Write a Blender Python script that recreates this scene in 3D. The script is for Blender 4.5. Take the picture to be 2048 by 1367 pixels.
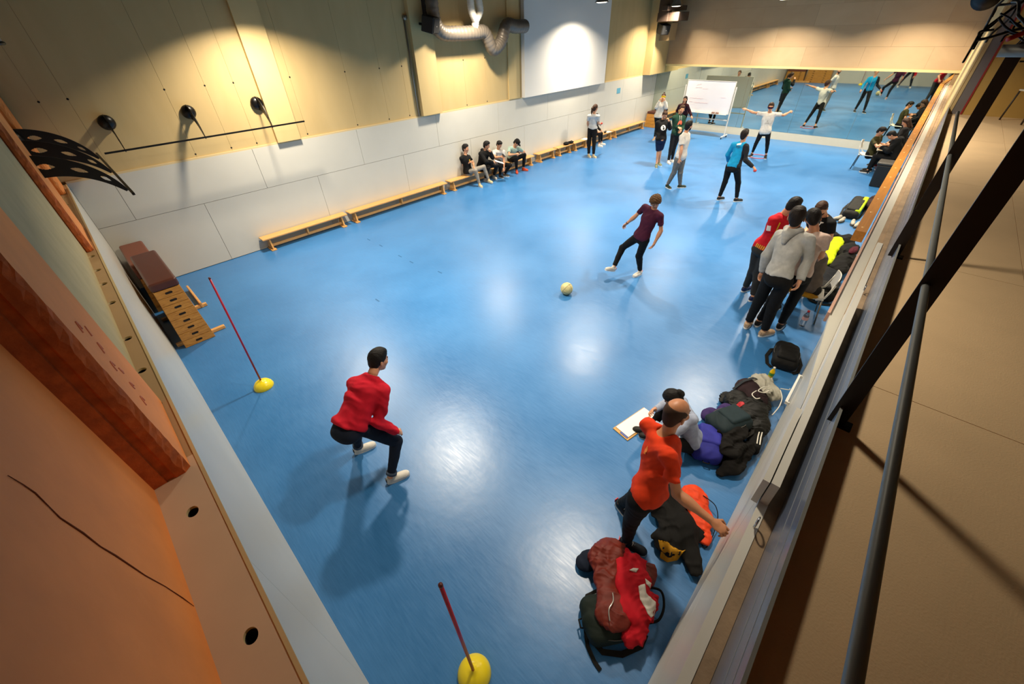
import bpy, bmesh, math, random
import numpy as np
from mathutils import Vector, Matrix
PI = math.pi
random.seed(4)
for o in list(bpy.data.objects): bpy.data.objects.remove(o)
# ------------------------------------------------------------------ camera, world, exposure
S = bpy.context.scene
cd = bpy.data.cameras.new('camera'); cam = bpy.data.objects.new('camera', cd); S.collection.objects.link(cam); S.camera = cam
cd.sensor_width = 36; cd.lens = 14.0713; cd.clip_start = .02
cam.matrix_world = Matrix([[0.69556, 0.462328, -0.549954, 0.301864], [-0.717699, 0.411699, -0.561616, 0.156295], [-0.033236, 0.785339, 0.618174, 4.15], [0.0, 0.0, 0.0, 1.0]])
w = bpy.data.worlds.new('world'); S.world = w; w.use_nodes = True
w.node_tree.nodes['Background'].inputs['Color'].default_value = (1, .82, .6, 1)
w.node_tree.nodes['Background'].inputs['Strength'].default_value = .16
S.view_settings.view_transform = 'Standard'; S.view_settings.look = 'None'; S.view_settings.gamma = 1; S.view_settings.use_curve_mapping = False
S.view_settings.exposure = 0.0
LAMPS = [(x, y, z) for x, z in ((3.75, 4.85), (9.35, 4.85), (14.5, 4.67), (19.65, 4.57)) for y in (2.15, 5.95, 9.85)]
LAMP_W = 118.0
lamp_lights = []
for x, y, z in LAMPS:
    ld = bpy.data.lights.new('lamp_light', 'AREA'); ld.shape = 'DISK'; ld.size = .36; ld.energy = LAMP_W*(.82 if y > 9 else 1.05); ld.color = (1, .875, .69); ld.spread = math.radians(138)
    lo = bpy.data.objects.new('lamp_light', ld); S.collection.objects.link(lo); lamp_lights.append(lo)
# ------------------------------------------------------------------ helpers
C = bpy.context.scene.collection
def lin(c):
    c = c.lstrip('#'); v = [int(c[i:i+2], 16)/255 for i in (0, 2, 4)]
    return [x/12.92 if x <= .04045 else ((x+.055)/1.055)**2.4 for x in v] + [1]
MATS = {}
def mat(name, col, rough=.6, metal=0, spec=.5, var=.0, vscale=6, bump=0, bscale=200, col2=None, trans=0, emit=0, coat=0, detail=4, sheen=0):
    if name in MATS: return MATS[name]
    m = bpy.data.materials.new(name); m.use_nodes = True; MATS[name] = m
    N = m.node_tree.nodes; Lk = m.node_tree.links; b = N['Principled BSDF']
    b.inputs['Base Color'].default_value = lin(col); b.inputs['Roughness'].default_value = rough
    b.inputs['Metallic'].default_value = metal; b.inputs['Specular IOR Level'].default_value = spec
    b.inputs['Transmission Weight'].default_value = trans; b.inputs['Coat Weight'].default_value = coat
    if sheen: b.inputs['Sheen Weight'].default_value = sheen
    if emit:
        b.inputs['Emission Color'].default_value = lin(col); b.inputs['Emission Strength'].default_value = emit
    tc = N.new('ShaderNodeTexCoord')
    if var or col2:
        n = N.new('ShaderNodeTexNoise'); n.inputs['Scale'].default_value = vscale; n.inputs['Detail'].default_value = detail
        Lk.new(tc.outputs['Object'], n.inputs['Vector'])
        r = N.new('ShaderNodeValToRGB'); r.color_ramp.elements[0].position = .35; r.color_ramp.elements[1].position = .65
        a = lin(col); k = 1-var
        r.color_ramp.elements[0].color = lin(col2) if col2 else [a[0]*k, a[1]*k, a[2]*k, 1]
        r.color_ramp.elements[1].color = a
        Lk.new(n.outputs['Fac'], r.inputs['Fac']); Lk.new(r.outputs['Color'], b.inputs['Base Color'])
    if bump:
        n2 = N.new('ShaderNodeTexNoise'); n2.inputs['Scale'].default_value = bscale; n2.inputs['Detail'].default_value = 3
        Lk.new(tc.outputs['Object'], n2.inputs['Vector'])
        bp = N.new('ShaderNodeBump'); bp.inputs['Strength'].default_value = bump; bp.inputs['Distance'].default_value = .004
        Lk.new(n2.outputs['Fac'], bp.inputs['Height']); Lk.new(bp.outputs['Normal'], b.inputs['Normal'])
    return m
def cloth(name, col, rough=.85): return mat(name, col, rough, var=.18, vscale=14, bump=.5, bscale=350, spec=.25)
def wood(name, c1, c2, sx=(1, 14, 14), rough=.45, scale=3.0, coat=0):
    if name in MATS: return MATS[name]
    m = mat(name, c1, rough, coat=coat); N = m.node_tree.nodes; Lk = m.node_tree.links; b = N['Principled BSDF']
    tc = N.new('ShaderNodeTexCoord'); mp = N.new('ShaderNodeMapping'); mp.inputs['Scale'].default_value = sx
    n = N.new('ShaderNodeTexNoise'); n.inputs['Scale'].default_value = scale; n.inputs['Detail'].default_value = 6; n.inputs['Distortion'].default_value = 1.2
    r = N.new('ShaderNodeValToRGB'); r.color_ramp.elements[0].position = .3; r.color_ramp.elements[1].position = .7
    r.color_ramp.elements[0].color = lin(c2); r.color_ramp.elements[1].color = lin(c1)
    Lk.new(tc.outputs['Object'], mp.inputs['Vector']); Lk.new(mp.outputs['Vector'], n.inputs['Vector'])
    Lk.new(n.outputs['Fac'], r.inputs['Fac']); Lk.new(r.outputs['Color'], b.inputs['Base Color'])
    return m
V = Vector
def link(name, me, parent=None, loc=None):
    o = bpy.data.objects.new(name, me); C.objects.link(o)
    if parent: o.parent = parent
    if loc is not None: o.location = loc
    return o
def thing(name, label, cat, loc=(0, 0, 0), rz=0, group=None):
    o = bpy.data.objects.new(name, None); C.objects.link(o); o.empty_display_size = .1
    o.location = loc; o.rotation_euler = (0, 0, rz); o['label'] = label; o['category'] = cat
    if group: o['group'] = group
    return o
def tag(o, label, cat, group=None):
    o['label'] = label; o['category'] = cat
    if group: o['group'] = group
    return o
def struct(o): o['kind'] = 'structure'; return o
def dup(root, loc, rz, label, group=None):
    r = root.copy(); C.objects.link(r); r.location = loc; r.rotation_euler = (0, 0, rz); r['label'] = label
    if group: r['group'] = group
    for ch in list(root.children):
        c = ch.copy(); C.objects.link(c); c.parent = r
        for g in list(ch.children):
            d = g.copy(); C.objects.link(d); d.parent = c
    return r
class MB:
    """collects shapes into one bmesh; build() links ONE mesh object"""
    def __init__(s): s.bm = bmesh.new(); s.mats = []; s.mi = 0; s.smooth = False
    def use(s, m):
        if m not in s.mats: s.mats.append(m)
        s.mi = s.mats.index(m); return s
    def _f(s, vs):
        try: f = s.bm.faces.new(vs)
        except ValueError: return None
        f.material_index = s.mi; f.smooth = s.smooth; return f
    def box(s, x0, x1, y0, y1, z0, z1, skew=0.0, M=None):
        P = [(x, y+skew*x, z) for z in (z0, z1) for x, y in ((x0, y0), (x1, y0), (x1, y1), (x0, y1))]
        if M is not None: P = [M @ V(p) for p in P]
        v = [s.bm.verts.new(p) for p in P]
        for q in ((3, 2, 1, 0), (4, 5, 6, 7), (0, 1, 5, 4), (1, 2, 6, 5), (2, 3, 7, 6), (3, 0, 4, 7)): s._f([v[i] for i in q])
        return s
    def prism(s, pts, d, cap=True):
        d = V(d); a = [s.bm.verts.new(p) for p in pts]; b = [s.bm.verts.new(V(p)+d) for p in pts]; n = len(a)
        if cap: s._f(a[::-1]); s._f(b)
        for i in range(n): s._f([a[i], a[(i+1) % n], b[(i+1) % n], b[i]])
        return s
    def tube(s, pts, r, seg=10, cap=True, closed=False, sx=1.0):
        s.smooth = True; pts = [V(p) for p in pts]; n = len(pts); rr = r if isinstance(r, (list, tuple)) else [r]*n
        rings = []; prev = None
        for i, p in enumerate(pts):
            t = (pts[(i+1) % n]-pts[i-1]) if closed else (pts[min(i+1, n-1)]-pts[max(i-1, 0)])
            t.normalize()
            if prev is None:
                u = t.cross(V((0, 0, 1)))
                if u.length < .1: u = t.cross(V((1, 0, 0)))
            else: u = prev-t*prev.dot(t)
            u.normalize(); prev = u; w = t.cross(u)
            rings.append([s.bm.verts.new(p+(u*math.cos(a)*sx+w*math.sin(a))*rr[i]) for a in [2*PI*k/seg for k in range(seg)]])
        m = n if closed else n-1
        for i in range(m):
            A, B = rings[i], rings[(i+1) % n]
            for k in range(seg): s._f([A[k], A[(k+1) % seg], B[(k+1) % seg], B[k]])
        if cap and not closed: s._f(rings[0][::-1]); s._f(rings[-1])
        s.smooth = False; return s
    def ribbon(s, pts, w, th=.003, side=(0, 0, 1)):
        pts = [V(p) for p in pts]; sd = V(side); R = []
        for i, p in enumerate(pts):
            t = pts[min(i+1, len(pts)-1)]-pts[max(i-1, 0)]; t.normalize()
            a = t.cross(sd)
            if a.length < .05: a = t.cross(V((1, 0, 0)))
            a.normalize(); b = a.cross(t)
            R.append([s.bm.verts.new(p+a*w/2*i1+b*th/2*i2) for i1, i2 in ((-1, -1), (1, -1), (1, 1), (-1, 1))])
        for A, B in zip(R, R[1:]):
            for k in range(4): s._f([A[k], A[(k+1) % 4], B[(k+1) % 4], B[k]])
        s._f(R[0][::-1]); s._f(R[-1]); return s
    def lathe(s, prof, center=(0, 0, 0), seg=32, M=None):
        s.smooth = True; c = V(center); rings = []
        for r, z in prof:
            if r < 1e-6:
                p = V((0, 0, z)); p = M @ p if M is not None else p
                rings.append([s.bm.verts.new(c+p)])
            else:
                ring = []
                for k in range(seg):
                    p = V((r*math.cos(2*PI*k/seg), r*math.sin(2*PI*k/seg), z)); p = M @ p if M is not None else p
                    ring.append(s.bm.verts.new(c+p))
                rings.append(ring)
        for A, B in zip(rings, rings[1:]):
            for k in range(seg):
                k2 = (k+1) % seg
                if len(A) == 1 and len(B) == 1: continue
                if len(A) == 1: s._f([A[0], B[k], B[k2]])
                elif len(B) == 1: s._f([A[k], A[k2], B[0]])
                else: s._f([A[k], A[k2], B[k2], B[k]])
        s.smooth = False; return s
    def build(s, name, m=None, parent=None, loc=None, bevel=0, seg=2):
        if m is not None and not s.mats: s.mats = [m]
        if bevel: bmesh.ops.remove_doubles(s.bm, verts=s.bm.verts, dist=1e-5)
        bmesh.ops.recalc_face_normals(s.bm, faces=s.bm.faces)
        me = bpy.data.meshes.new(name); s.bm.to_mesh(me); s.bm.free()
        for k in s.mats: me.materials.append(k)
        o = link(name, me, parent, loc)
        if bevel:
            b = o.modifiers.new('b', 'BEVEL'); b.width = bevel; b.segments = seg; b.limit_method = 'ANGLE'
        return o
# ---- signed distance modelling with surface nets (numpy)
def A3(v): return np.array(v, dtype=np.float32)
def unit(v): v = np.array(v, float); return v/(np.linalg.norm(v)+1e-9)
def sd_cone(P, a, b, ra, rb):
    a = A3(a); b = A3(b); ab = b-a; t = np.clip(((P-a)@ab)/(ab@ab+1e-9), 0, 1)
    return np.linalg.norm(P-a-t[:, None]*ab, axis=1)-(ra+(rb-ra)*t)
def sd_ell(P, c, R, r):
    q = (P-A3(c))@A3(R).T; r = A3(r); k0 = np.linalg.norm(q/r, axis=1); k1 = np.linalg.norm(q/(r*r), axis=1)+1e-6
    return k0*(k0-1)/k1
def sd_box(P, c, R, h, rr):
    q = np.abs((P-A3(c))@A3(R).T)-(A3(h)-rr)
    return np.linalg.norm(np.maximum(q, 0), axis=1)+np.minimum(q.max(1), 0)-rr
def smin(a, b, k):
    h = np.clip(.5+.5*(b-a)/k, 0, 1); return b*(1-h)+a*h-k*h*(1-h)
def smax(a, b, k): return -smin(-a, -b, k)
def noise(P, f, seed=0):
    r = np.random.RandomState(seed); o = 0
    for i in range(5):
        k1 = A3(r.normal(size=3))*f; k2 = A3(r.normal(size=3))*f; a, b = r.uniform(0, 6.28, 2)
        o = o+np.sin(P@k1+a)*np.sin(P@k2+b)
    return o/2.2
def folds(P, f, seed=0):
    r = np.random.RandomState(seed+9); Q = P+A3([.9/f]*3)*np.stack([noise(P, f*.45, seed+i) for i in range(3)], 1); o = 0
    for a, m_ in ((1, 1.0), (.55, 1.7), (.3, 2.9)):
        k = A3(unit(r.normal(size=3)))*f*m_; s_ = np.sin(Q@k+r.uniform(0, 6)); o = o+a*(1-2*np.sqrt(s_*s_+.02))
    return o*(.55+.45*noise(P, f*.3, seed+77))
def union(prims):
    def fn(P):
        d = None
        for p in prims:
            k = p[-1]
            e = sd_cone(P, *p[1:-1]) if p[0] == 'c' else sd_ell(P, *p[1:-1]) if p[0] == 'e' else sd_box(P, *p[1:-1]) if p[0] == 'b' else p[1](P)
            d = e if d is None else smin(d, e, k)
        return d
    return fn
def bounds(prims, pad=.04):
    lo = np.full(3, 1e9); hi = -lo
    for p in prims:
        if p[0] == 'c':
            for q, r in ((p[1], p[3]), (p[2], p[4])): lo = np.minimum(lo, np.array(q)-r); hi = np.maximum(hi, np.array(q)+r)
        elif p[0] in 'eb':
            r = np.abs(np.array(p[2]).T)@np.array(p[3]); lo = np.minimum(lo, np.array(p[1])-r); hi = np.maximum(hi, np.array(p[1])+r)
    return lo-pad, hi+pad
def surfnet(fn, lo, hi, h):
    n = np.maximum(np.ceil((np.array(hi)-np.array(lo))/h).astype(int)+1, 3); lo = np.array(lo, dtype=np.float32)
    g = np.stack(np.meshgrid(*[np.arange(k) for k in n], indexing='ij'), -1).reshape(-1, 3).astype(np.float32)*h+lo
    F = np.empty(len(g), dtype=np.float32)
    for i in range(0, len(g), 200000): F[i:i+200000] = fn(g[i:i+200000])
    F = F.reshape(n)
    F[0] = F[-1] = 1; F[:, 0] = F[:, -1] = 1; F[:, :, 0] = F[:, :, -1] = 1
    ins = F < 0; c = n-1
    cor = [(a, b, d) for a in (0, 1) for b in (0, 1) for d in (0, 1)]
    def sl(A, o): return A[o[0]:o[0]+c[0], o[1]:o[1]+c[1], o[2]:o[2]+c[2]]
    s = sum(sl(ins, o).astype(np.int8) for o in cor); mask = (s > 0) & (s < 8)
    idx = np.full(c, -1, dtype=np.int64); ids = np.argwhere(mask); idx[mask] = np.arange(len(ids))
    if not len(ids): return np.zeros((0, 3)), []
    pos = np.zeros((len(ids), 3)); cnt = np.zeros(len(ids))
    for a in cor:
        for ax in range(3):
            if a[ax]: continue
            b = list(a); b[ax] = 1
            fa = F[ids[:, 0]+a[0], ids[:, 1]+a[1], ids[:, 2]+a[2]]; fb = F[ids[:, 0]+b[0], ids[:, 1]+b[1], ids[:, 2]+b[2]]
            m = (fa < 0) != (fb < 0); t = fa[m]/(fa[m]-fb[m])
            p = np.tile(np.array(a, float), (m.sum(), 1)); p[:, ax] += t
            pos[m] += p; cnt[m] += 1
    vert = (pos/cnt[:, None]+ids)*h+lo; faces = []
    for ax in range(3):
        u, w = (ax+1) % 3, (ax+2) % 3
        a = [slice(0, n[k]) for k in range(3)]; b = list(a); a[ax] = slice(0, n[ax]-1); b[ax] = slice(1, n[ax])
        m = ins[tuple(a)] != ins[tuple(b)]; e = np.argwhere(m)
        ok = (e[:, u] > 0) & (e[:, w] > 0) & (e[:, u] < n[u]-1) & (e[:, w] < n[w]-1); e = e[ok]
        if not len(e): continue
        def q(du, dw):
            t = e.copy(); t[:, u] -= du; t[:, w] -= dw; return idx[t[:, 0], t[:, 1], t[:, 2]]
        Q = np.stack([q(1, 1), q(0, 1), q(0, 0), q(1, 0)], 1)
        fl_ = ~ins[e[:, 0], e[:, 1], e[:, 2]]; Q[fl_] = Q[fl_][:, ::-1]
        faces.append(Q[(Q >= 0).all(1)])
    return vert, (np.concatenate(faces) if faces else [])
def np_obj(name, parts, mats, parent=None, base=(0, 0, 0)):
    """parts: list of (verts, faces, material index or array)"""
    vs = []; fs = []; mi = []; off = 0
    for v, f, m in parts:
        if len(f) == 0: continue
        vs.append(np.asarray(v)); fs.append(np.asarray(f)+off); off += len(v)
        mi.append(np.full(len(f), m) if np.isscalar(m) else m)
    v = np.concatenate(vs)-np.array(base); me = bpy.data.meshes.new(name)
    me.from_pydata(v.tolist(), [], [list(map(int, q)) for f in fs for q in f])
    me.polygons.foreach_set('material_index', np.concatenate(mi).astype(np.int32)); me.polygons.foreach_set('use_smooth', np.ones(len(me.polygons), dtype=bool))
    for m in mats: me.materials.append(m)
    me.update(); return link(name, me, parent)
def sdf_obj(name, prims, m, h=.012, parent=None, base=(0, 0, 0), fold=0, ff=25, seed=0, post=None, pad=.04, rel=0):
    f0 = union(prims)
    def fn(P):
        d = f0(P)
        if fold: d = d-fold*folds(P, ff, seed)
        if post: d = post(P, d)
        return d
    lo, hi = bounds(prims, pad); v, f = surfnet(fn, lo, hi, h)
    o = np_obj(name, [(v, f, 0)], [m], parent, base); o['_'] = 0; del o['_']
    return o, fn
# ------------------------------------------------------------------ the room
H = 2.19; W = 11.16; L = 21.52; CZ = 5.7
def rw(x): return .033*x                       # the right-hand wall runs slightly out of square
def floor_mat():
    m = mat('blue_floor', '#2c7fc0', .2, var=.0, spec=.62); N = m.node_tree.nodes; K = m.node_tree.links; b = N['Principled BSDF']
    tc = N.new('ShaderNodeTexCoord')
    n = N.new('ShaderNodeTexNoise'); n.inputs['Scale'].default_value = .9; n.inputs['Detail'].default_value = 6
    K.new(tc.outputs['Object'], n.inputs['Vector'])
    mp = N.new('ShaderNodeMapping'); mp.inputs['Scale'].default_value = (40, 2.5, 1); mp.inputs['Rotation'].default_value = (0, 0, .2)
    n3 = N.new('ShaderNodeTexNoise'); n3.inputs['Scale'].default_value = 2; n3.inputs['Detail'].default_value = 5
    K.new(tc.outputs['Object'], mp.inputs['Vector']); K.new(mp.outputs['Vector'], n3.inputs['Vector'])
    mx = N.new('ShaderNodeMath'); mx.operation = 'ADD'; K.new(n.outputs['Fac'], mx.inputs[0]); K.new(n3.outputs['Fac'], mx.inputs[1])
    r = N.new('ShaderNodeValToRGB'); r.color_ramp.elements[0].position = .38; r.color_ramp.elements[1].position = .62
    r.color_ramp.elements[0].color = lin('#2f69a0'); r.color_ramp.elements[1].color = lin('#3875ae')
    hv = N.new('ShaderNodeMath'); hv.operation = 'MULTIPLY'; hv.inputs[1].default_value = .5; K.new(mx.outputs[0], hv.inputs[0])
    K.new(hv.outputs[0], r.inputs['Fac']); K.new(r.outputs['Color'], b.inputs['Base Color'])
    rr = N.new('ShaderNodeMapRange'); rr.inputs['From Min'].default_value = .35; rr.inputs['From Max'].default_value = .65; rr.inputs['To Min'].default_value = .30; rr.inputs['To Max'].default_value = .41
    K.new(hv.outputs[0], rr.inputs['Value']); K.new(rr.outputs['Result'], b.inputs['Roughness'])
    n2 = N.new('ShaderNodeTexNoise'); n2.inputs['Scale'].default_value = 5; n2.inputs['Detail'].default_value = 8
    K.new(tc.outputs['Object'], n2.inputs['Vector'])
    bp = N.new('ShaderNodeBump'); bp.inputs['Strength'].default_value = .25; bp.inputs['Distance'].default_value = .01
    K.new(n2.outputs['Fac'], bp.inputs['Height']); K.new(bp.outputs['Normal'], b.inputs['Normal'])
    return m
PANEL = mat('laminate_panel', '#c9c6bb', .32, spec=.5, var=.04, vscale=1.5); GAP = mat('panel_gap', '#3c3a34', .9)
PLY = wood('yellow_plywood', '#c6ac78', '#bea470', (1, .6, .25), .6, 2.0); PLY2 = wood('pale_plywood', '#bda07a', '#b69872', (.3, .6, 1), .65, 1.5)
PLY3 = wood('pale_plywood_b', '#c4a781', '#bb9e78', (.3, .6, 1), .65, 1.5); EDGE = mat('ply_edge', '#d2bb8c', .6)
ORANGE = mat('orange_concrete', '#f2954a', .75, var=.12, vscale=3, bump=.4, bscale=25); MDF = mat('mdf', '#b99a72', .6, var=.05, vscale=4)
DARK = mat('black_hole', '#0a0806', .95); BLACKM = mat('black_metal', '#0c0b0a', .35, metal=.3); WHITE = mat('white_paint', '#d8d4c8', .4, var=.04, vscale=5)
MDFP = mat('mdf_pinkish', '#dcc3a6', .6, var=.05, vscale=4)
m = MB(); m.box(-.6, L+.2, -.4, W+.2, -.12, 0); struct(m.build('floor', floor_mat()))
m = MB(); m.box(-1.2, L+.2, -4.2, W+.3, CZ, CZ+.1); struct(m.build('ceiling', mat('dark_ceiling', '#3a3026', .9)))
def strips(a, b, seams): xs = [a]+[s for s in seams if a+.05 < s < b-.05]+[b]; return list(zip(xs, xs[1:]))
# bench wall (far long side)
m = MB(); g = .0035
m.use(GAP).box(-.3, L, W+.014, W+.3, 0, H-.01)
m.use(PANEL)
for x0, x1 in strips(0, L, [1.83+2.58*k for k in range(9)]): m.box(x0+g, x1-g, W, W+.013, .012, 1.337-g)
for x0, x1 in strips(0, L, [.61+2.567*k for k in range(10)]): m.box(x0+g, x1-g, W, W+.013, 1.337+g, H)
m.use(EDGE).box(0, L, W+.001, W+.03, H, H+.035)
hx = [.33, .7, 2.11, 2.8, 3.33, 4.5, 5.83, 6.78, 7.45, 8.59, 9.58, 10.44, 11.6, 17.6, 18.9]
m.use(mat('ply_seam', '#8a744a', .9)).box(-.3, L, W+.035, W+.3, H, CZ)
m.use(PLY)
for x0, x1 in strips(-.3, L, hx): m.box(x0+.0018, x1-.0018, W+.02, W+.06, H+.035, CZ)
m.use(DARK)
for x in hx[:13]:
    for z in (3.43, 2.285): m.lathe([(0, .001), (.017, .001), (.017, -.01)], (x, W+.02, z), 12, Matrix.Rotation(PI/2, 3, 'X'))
struct(m.build('wall_back'))
for i, (x0, x1, y0) in enumerate(((3.75, 4.28, W-.07), (7.82, 8.5, W-.12), (11.42, 11.95, W-.02), (20.15, L, W-.35))):
    m = MB(); m.box(x0, x1, y0, W+.06, H+.036, CZ); o = m.build('trim_%d' % (i+1), wood('pilaster_ply', '#cfb680', '#c8ae78', (1, .6, .25), .6, 2.0)); struct(o)
# mirror wall
m = MB(); m.use(mat('kick_panel', '#c3bfae', .5, var=.03)).box(L, L+.25, -.3, W, 0, .295)
m.use(mat('mirror_header', '#cdbf88', .5)).box(L-.03, L+.25, .3, W, 2.485, 2.56)
m.use(mat('ply_seam_pale', '#8f7a5c', .9)).box(L+.006, L+.25, -.3, W+.3, .295, CZ)
z = 2.56; row = 0
while z < CZ:
    z1 = min(z+.62, CZ); y = -.3-(row % 2)*.7
    while y < W:
        y1 = y+1.85; m.use(random.choice((PLY2, PLY2, PLY3))); m.box(L-.01, L+.03, max(y, -.3)+.0015, min(y1, W)-.0015, z+.0015, z1-.0015); y = y1
    z = z1; row += 1
struct(m.build('wall_far'))
mt = thing('wall_mirror', 'long wall-to-wall mirror behind the whiteboard and the blindfolded player', 'mirror', (L, 6, .295))
MIR = mat('mirror_glass', '#ccd2c4', .018, metal=1)
for k in range(5):
    y0 = .72+k*2.088; m = MB(); m.box(L-.004-L, .02, y0+.002-6, y0+2.084-6, 0, 2.19); m.build('mirror_panel', MIR, mt)
# near wall (left of the picture): laminate board, drilled ledge, orange concrete above
m = MB(); m.use(GAP).box(-.3, -.022, -.4, W, 0, H-.25); m.use(PANEL)
for y0, y1 in strips(-.4, W, [1.7+2.58*k for k in range(4)]): m.box(-.02, 0, y0+.001, y1-.001, 0, H)
m.use(EDGE).box(-.019, -.001, -.4, W, H, H+.002)
struct(m.build('wall_left'))
def ledge(name, x0, x1, y0, y1, z, holes, m1):
    mb = MB(); mb.use(m1); ys = [y0]; bm = mb.bm; hs = sorted((h for h in holes if y0 < h[1] < y1), key=lambda h: h[1])
    cur = y0; rr = .06
    def quad(a, b, c, d): mb._f([bm.verts.new(q) for q in ((a, c, z), (b, c, z), (b, d, z), (a, d, z))])
    for hx_, hy, hr, ry in hs:
        quad(x0, x1, cur, hy-rr); quad(x0, hx_-rr, hy-rr, hy+rr); quad(hx_+rr, x1, hy-rr, hy+rr); n = 24
        circ_ = [bm.verts.new((hx_+hr*math.cos(2*PI*i/n), hy+ry*math.sin(2*PI*i/n), z)) for i in range(n)]
        def sq(t): c, s_ = math.cos(t), math.sin(t); k = rr/max(abs(c), abs(s_)); return (hx_+c*k, hy+s_*k, z)
        sqv = [bm.verts.new(sq(2*PI*i/n)) for i in range(n)]; low = [bm.verts.new((v.co.x, v.co.y, z-.018)) for v in circ_]; lo2 = [bm.verts.new((v.co.x, v.co.y, z-.12)) for v in circ_]
        mb.use(m1)
        for i in range(n): mb._f([circ_[i], sqv[i], sqv[(i+1) % n], circ_[(i+1) % n]])
        mb.use(EDGE)
        for i in range(n): mb._f([circ_[i], circ_[(i+1) % n], low[(i+1) % n], low[i]])
        mb.use(DARK)
        for i in range(n): mb._f([low[i], low[(i+1) % n], lo2[(i+1) % n], lo2[i]])
        mb._f(lo2); mb.use(m1); cur = hy+rr
    quad(x0, x1, cur, y1)
    mb.use(m1).box(x0, x1, y0, y1, z-.24, z-.125)
    return struct(mb.build(name))
ledge('trim_5', -.245, -.02, -.4, 2.62, H-.002, [(-.105, 1.375, .028, .036), (-.125, 2.195, .028, .036)], MDFP)
ledge('trim_6', -.245, -.02, 2.62, W, H-.004, [(-.085, y, .032, .036) for y in (3.28, 3.81, 4.41, 5.26, 5.81, 6.27, 6.79)]+[(-.1, y, .018, .03) for y in (8.7, 9.15, 9.6, 10.1)], MDF)
m = MB(); m.use(mat('raw_boards', '#b7a87e', .8, var=.1, vscale=5, bump=.4, bscale=30)).box(-.4, -.115, 3.0, 7.2, H-.003, CZ); m.use(MDFP).box(-.4, -.2, 8.0, W, H-.003, CZ)
m.use(ORANGE).box(-.5, -.24, -1.5, 3.0, H-.003, CZ)
struct(m.build('wall_left_upper'))
def rough_pillar(label, x0, x1, y0, y1, seed, grooves=False):
    """cast concrete pillar with a broken, ragged front edge"""
    rnd = random.Random(seed); m = MB(); m.use(ORANGE); nz = 90; prof = []
    for i in range(nz+1):
        z = H+(CZ-H)*i/nz; j = lambda a: rnd.uniform(-a, a)
        prof.append([(x0, y0, z), (x0+(x1-x0)*.35, y0+.004, z), (x0+(x1-x0)*.38, y0+.016, z), (x0+(x1-x0)*.55, y0+.014+j(.002), z), (x0+(x1-x0)*.6, y0+.0, z),
                     (x1-.035+j(.008), y0+j(.004), z), (x1-.015+j(.007), y0+.012+j(.006), z), (x1, y0+.03+j(.010), z), (x1, y1, z), (x0, y1, z)])
    R = [[m.bm.verts.new(p) for p in r] for r in prof]; n = len(R[0])
    for A, B in zip(R, R[1:]):
        for k in range(n):
            if k == n-1: continue
            m._f([A[k], A[k+1], B[k+1], B[k]])
    m._f(R[0]); o = m.build('concrete_pillar'); return tag(o, label, 'pillar', 'orange concrete pillars')
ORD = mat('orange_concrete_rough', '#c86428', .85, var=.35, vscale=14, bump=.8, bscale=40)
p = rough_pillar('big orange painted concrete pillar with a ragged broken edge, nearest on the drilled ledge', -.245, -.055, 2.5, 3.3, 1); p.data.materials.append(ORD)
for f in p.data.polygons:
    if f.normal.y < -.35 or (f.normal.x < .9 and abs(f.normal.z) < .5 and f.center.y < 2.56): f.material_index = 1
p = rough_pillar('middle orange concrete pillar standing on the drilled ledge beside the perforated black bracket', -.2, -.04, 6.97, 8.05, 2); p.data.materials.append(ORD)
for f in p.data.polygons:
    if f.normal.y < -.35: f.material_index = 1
rough_pillar('farthest orange concrete pillar in the corner of the cream wall', -.2, -.055, 10.35, 11.1, 3)
# chalk scribble in pink on the near pillar
chalk = thing('chalk_scribble', 'faint pink chalk scribble on the near orange pillar', 'drawing', (-.05, 2.8, 2.5)); rnd = random.Random(3)
for k in range(7):
    m = MB(); y = 2.78+.05*(k % 3)+rnd.uniform(-.02, .02); z = 2.55+.085*k; a = [V((-.0035, y-2.8+.03*math.cos(t+k), z-2.5+.05*math.sin(t*1.1))) for t in [i*.35 for i in range(9)]]
    m.tube(a, .004, 5); m.build('chalk_stroke', mat('pink_chalk', '#e08a6c', .9), chalk)
# right-hand wall below the gallery: sheared boxes follow its direction
m = MB(); sk = .033
m.use(GAP).box(-.6, L, -.4, -.014, 0, H-.3, skew=sk); m.use(PANEL)
for x0, x1 in strips(-.6, 4.15, [.9, 3.48]): m.box(x0+g, x1-g, -.013, 0, .012, 1.25-g, skew=sk)
for x0, x1 in strips(-.6, 4.15, [-.2, 2.1]): m.box(x0+g, x1-g, -.013, 0, 1.25+g, H, skew=sk)
struct(m.build('wall_right'))
m = MB(); m.use(PANEL).box(4.15, L, -.013, .0, .012, H-.03, skew=sk); m.box(4.15, L, .0, .086, H-.10, H-.05, skew=sk); m.prism([(2.9, rw(2.9), H-.10), (4.15, rw(4.15), H-.10), (4.15, rw(4.15)+.086, H-.10)], (0, 0, .05)); m.use(mat('pink_ply_edge', '#c49a86', .6)).box(4.15, L, .088, .109, H-.12, H-.03, skew=sk); struct(m.build('trim_7'))
m = MB(); m.use(WHITE).box(-.6, 2.0, -.042, -.001, H-.02, H+.004, skew=sk); m.use(WHITE).box(4.1, 5.9, -.05, -.004, H-.02, H+.01, skew=sk); struct(m.build('trim_8'))
m = MB(); m.use(mat('mortar_ledge', '#a68c6e', .9, var=.25, vscale=9, bump=.6, bscale=40)).box(-.6, 12.1, -.095, -.043, H-.06, H, skew=sk); m.box(2, L, -.05, .0, H-.06, H-.022, skew=sk); m.box(12.1, L, -.2, -.05, H-.2, H-.03, skew=sk); struct(m.build('trim_9'))
ST = mat('steel_fascia', '#74829a', .24, metal=.35, var=.05, vscale=2)
m = MB(); m.use(ST).box(-.6, 12.1, -.104, -.096, H, 2.7, skew=sk)
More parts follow.
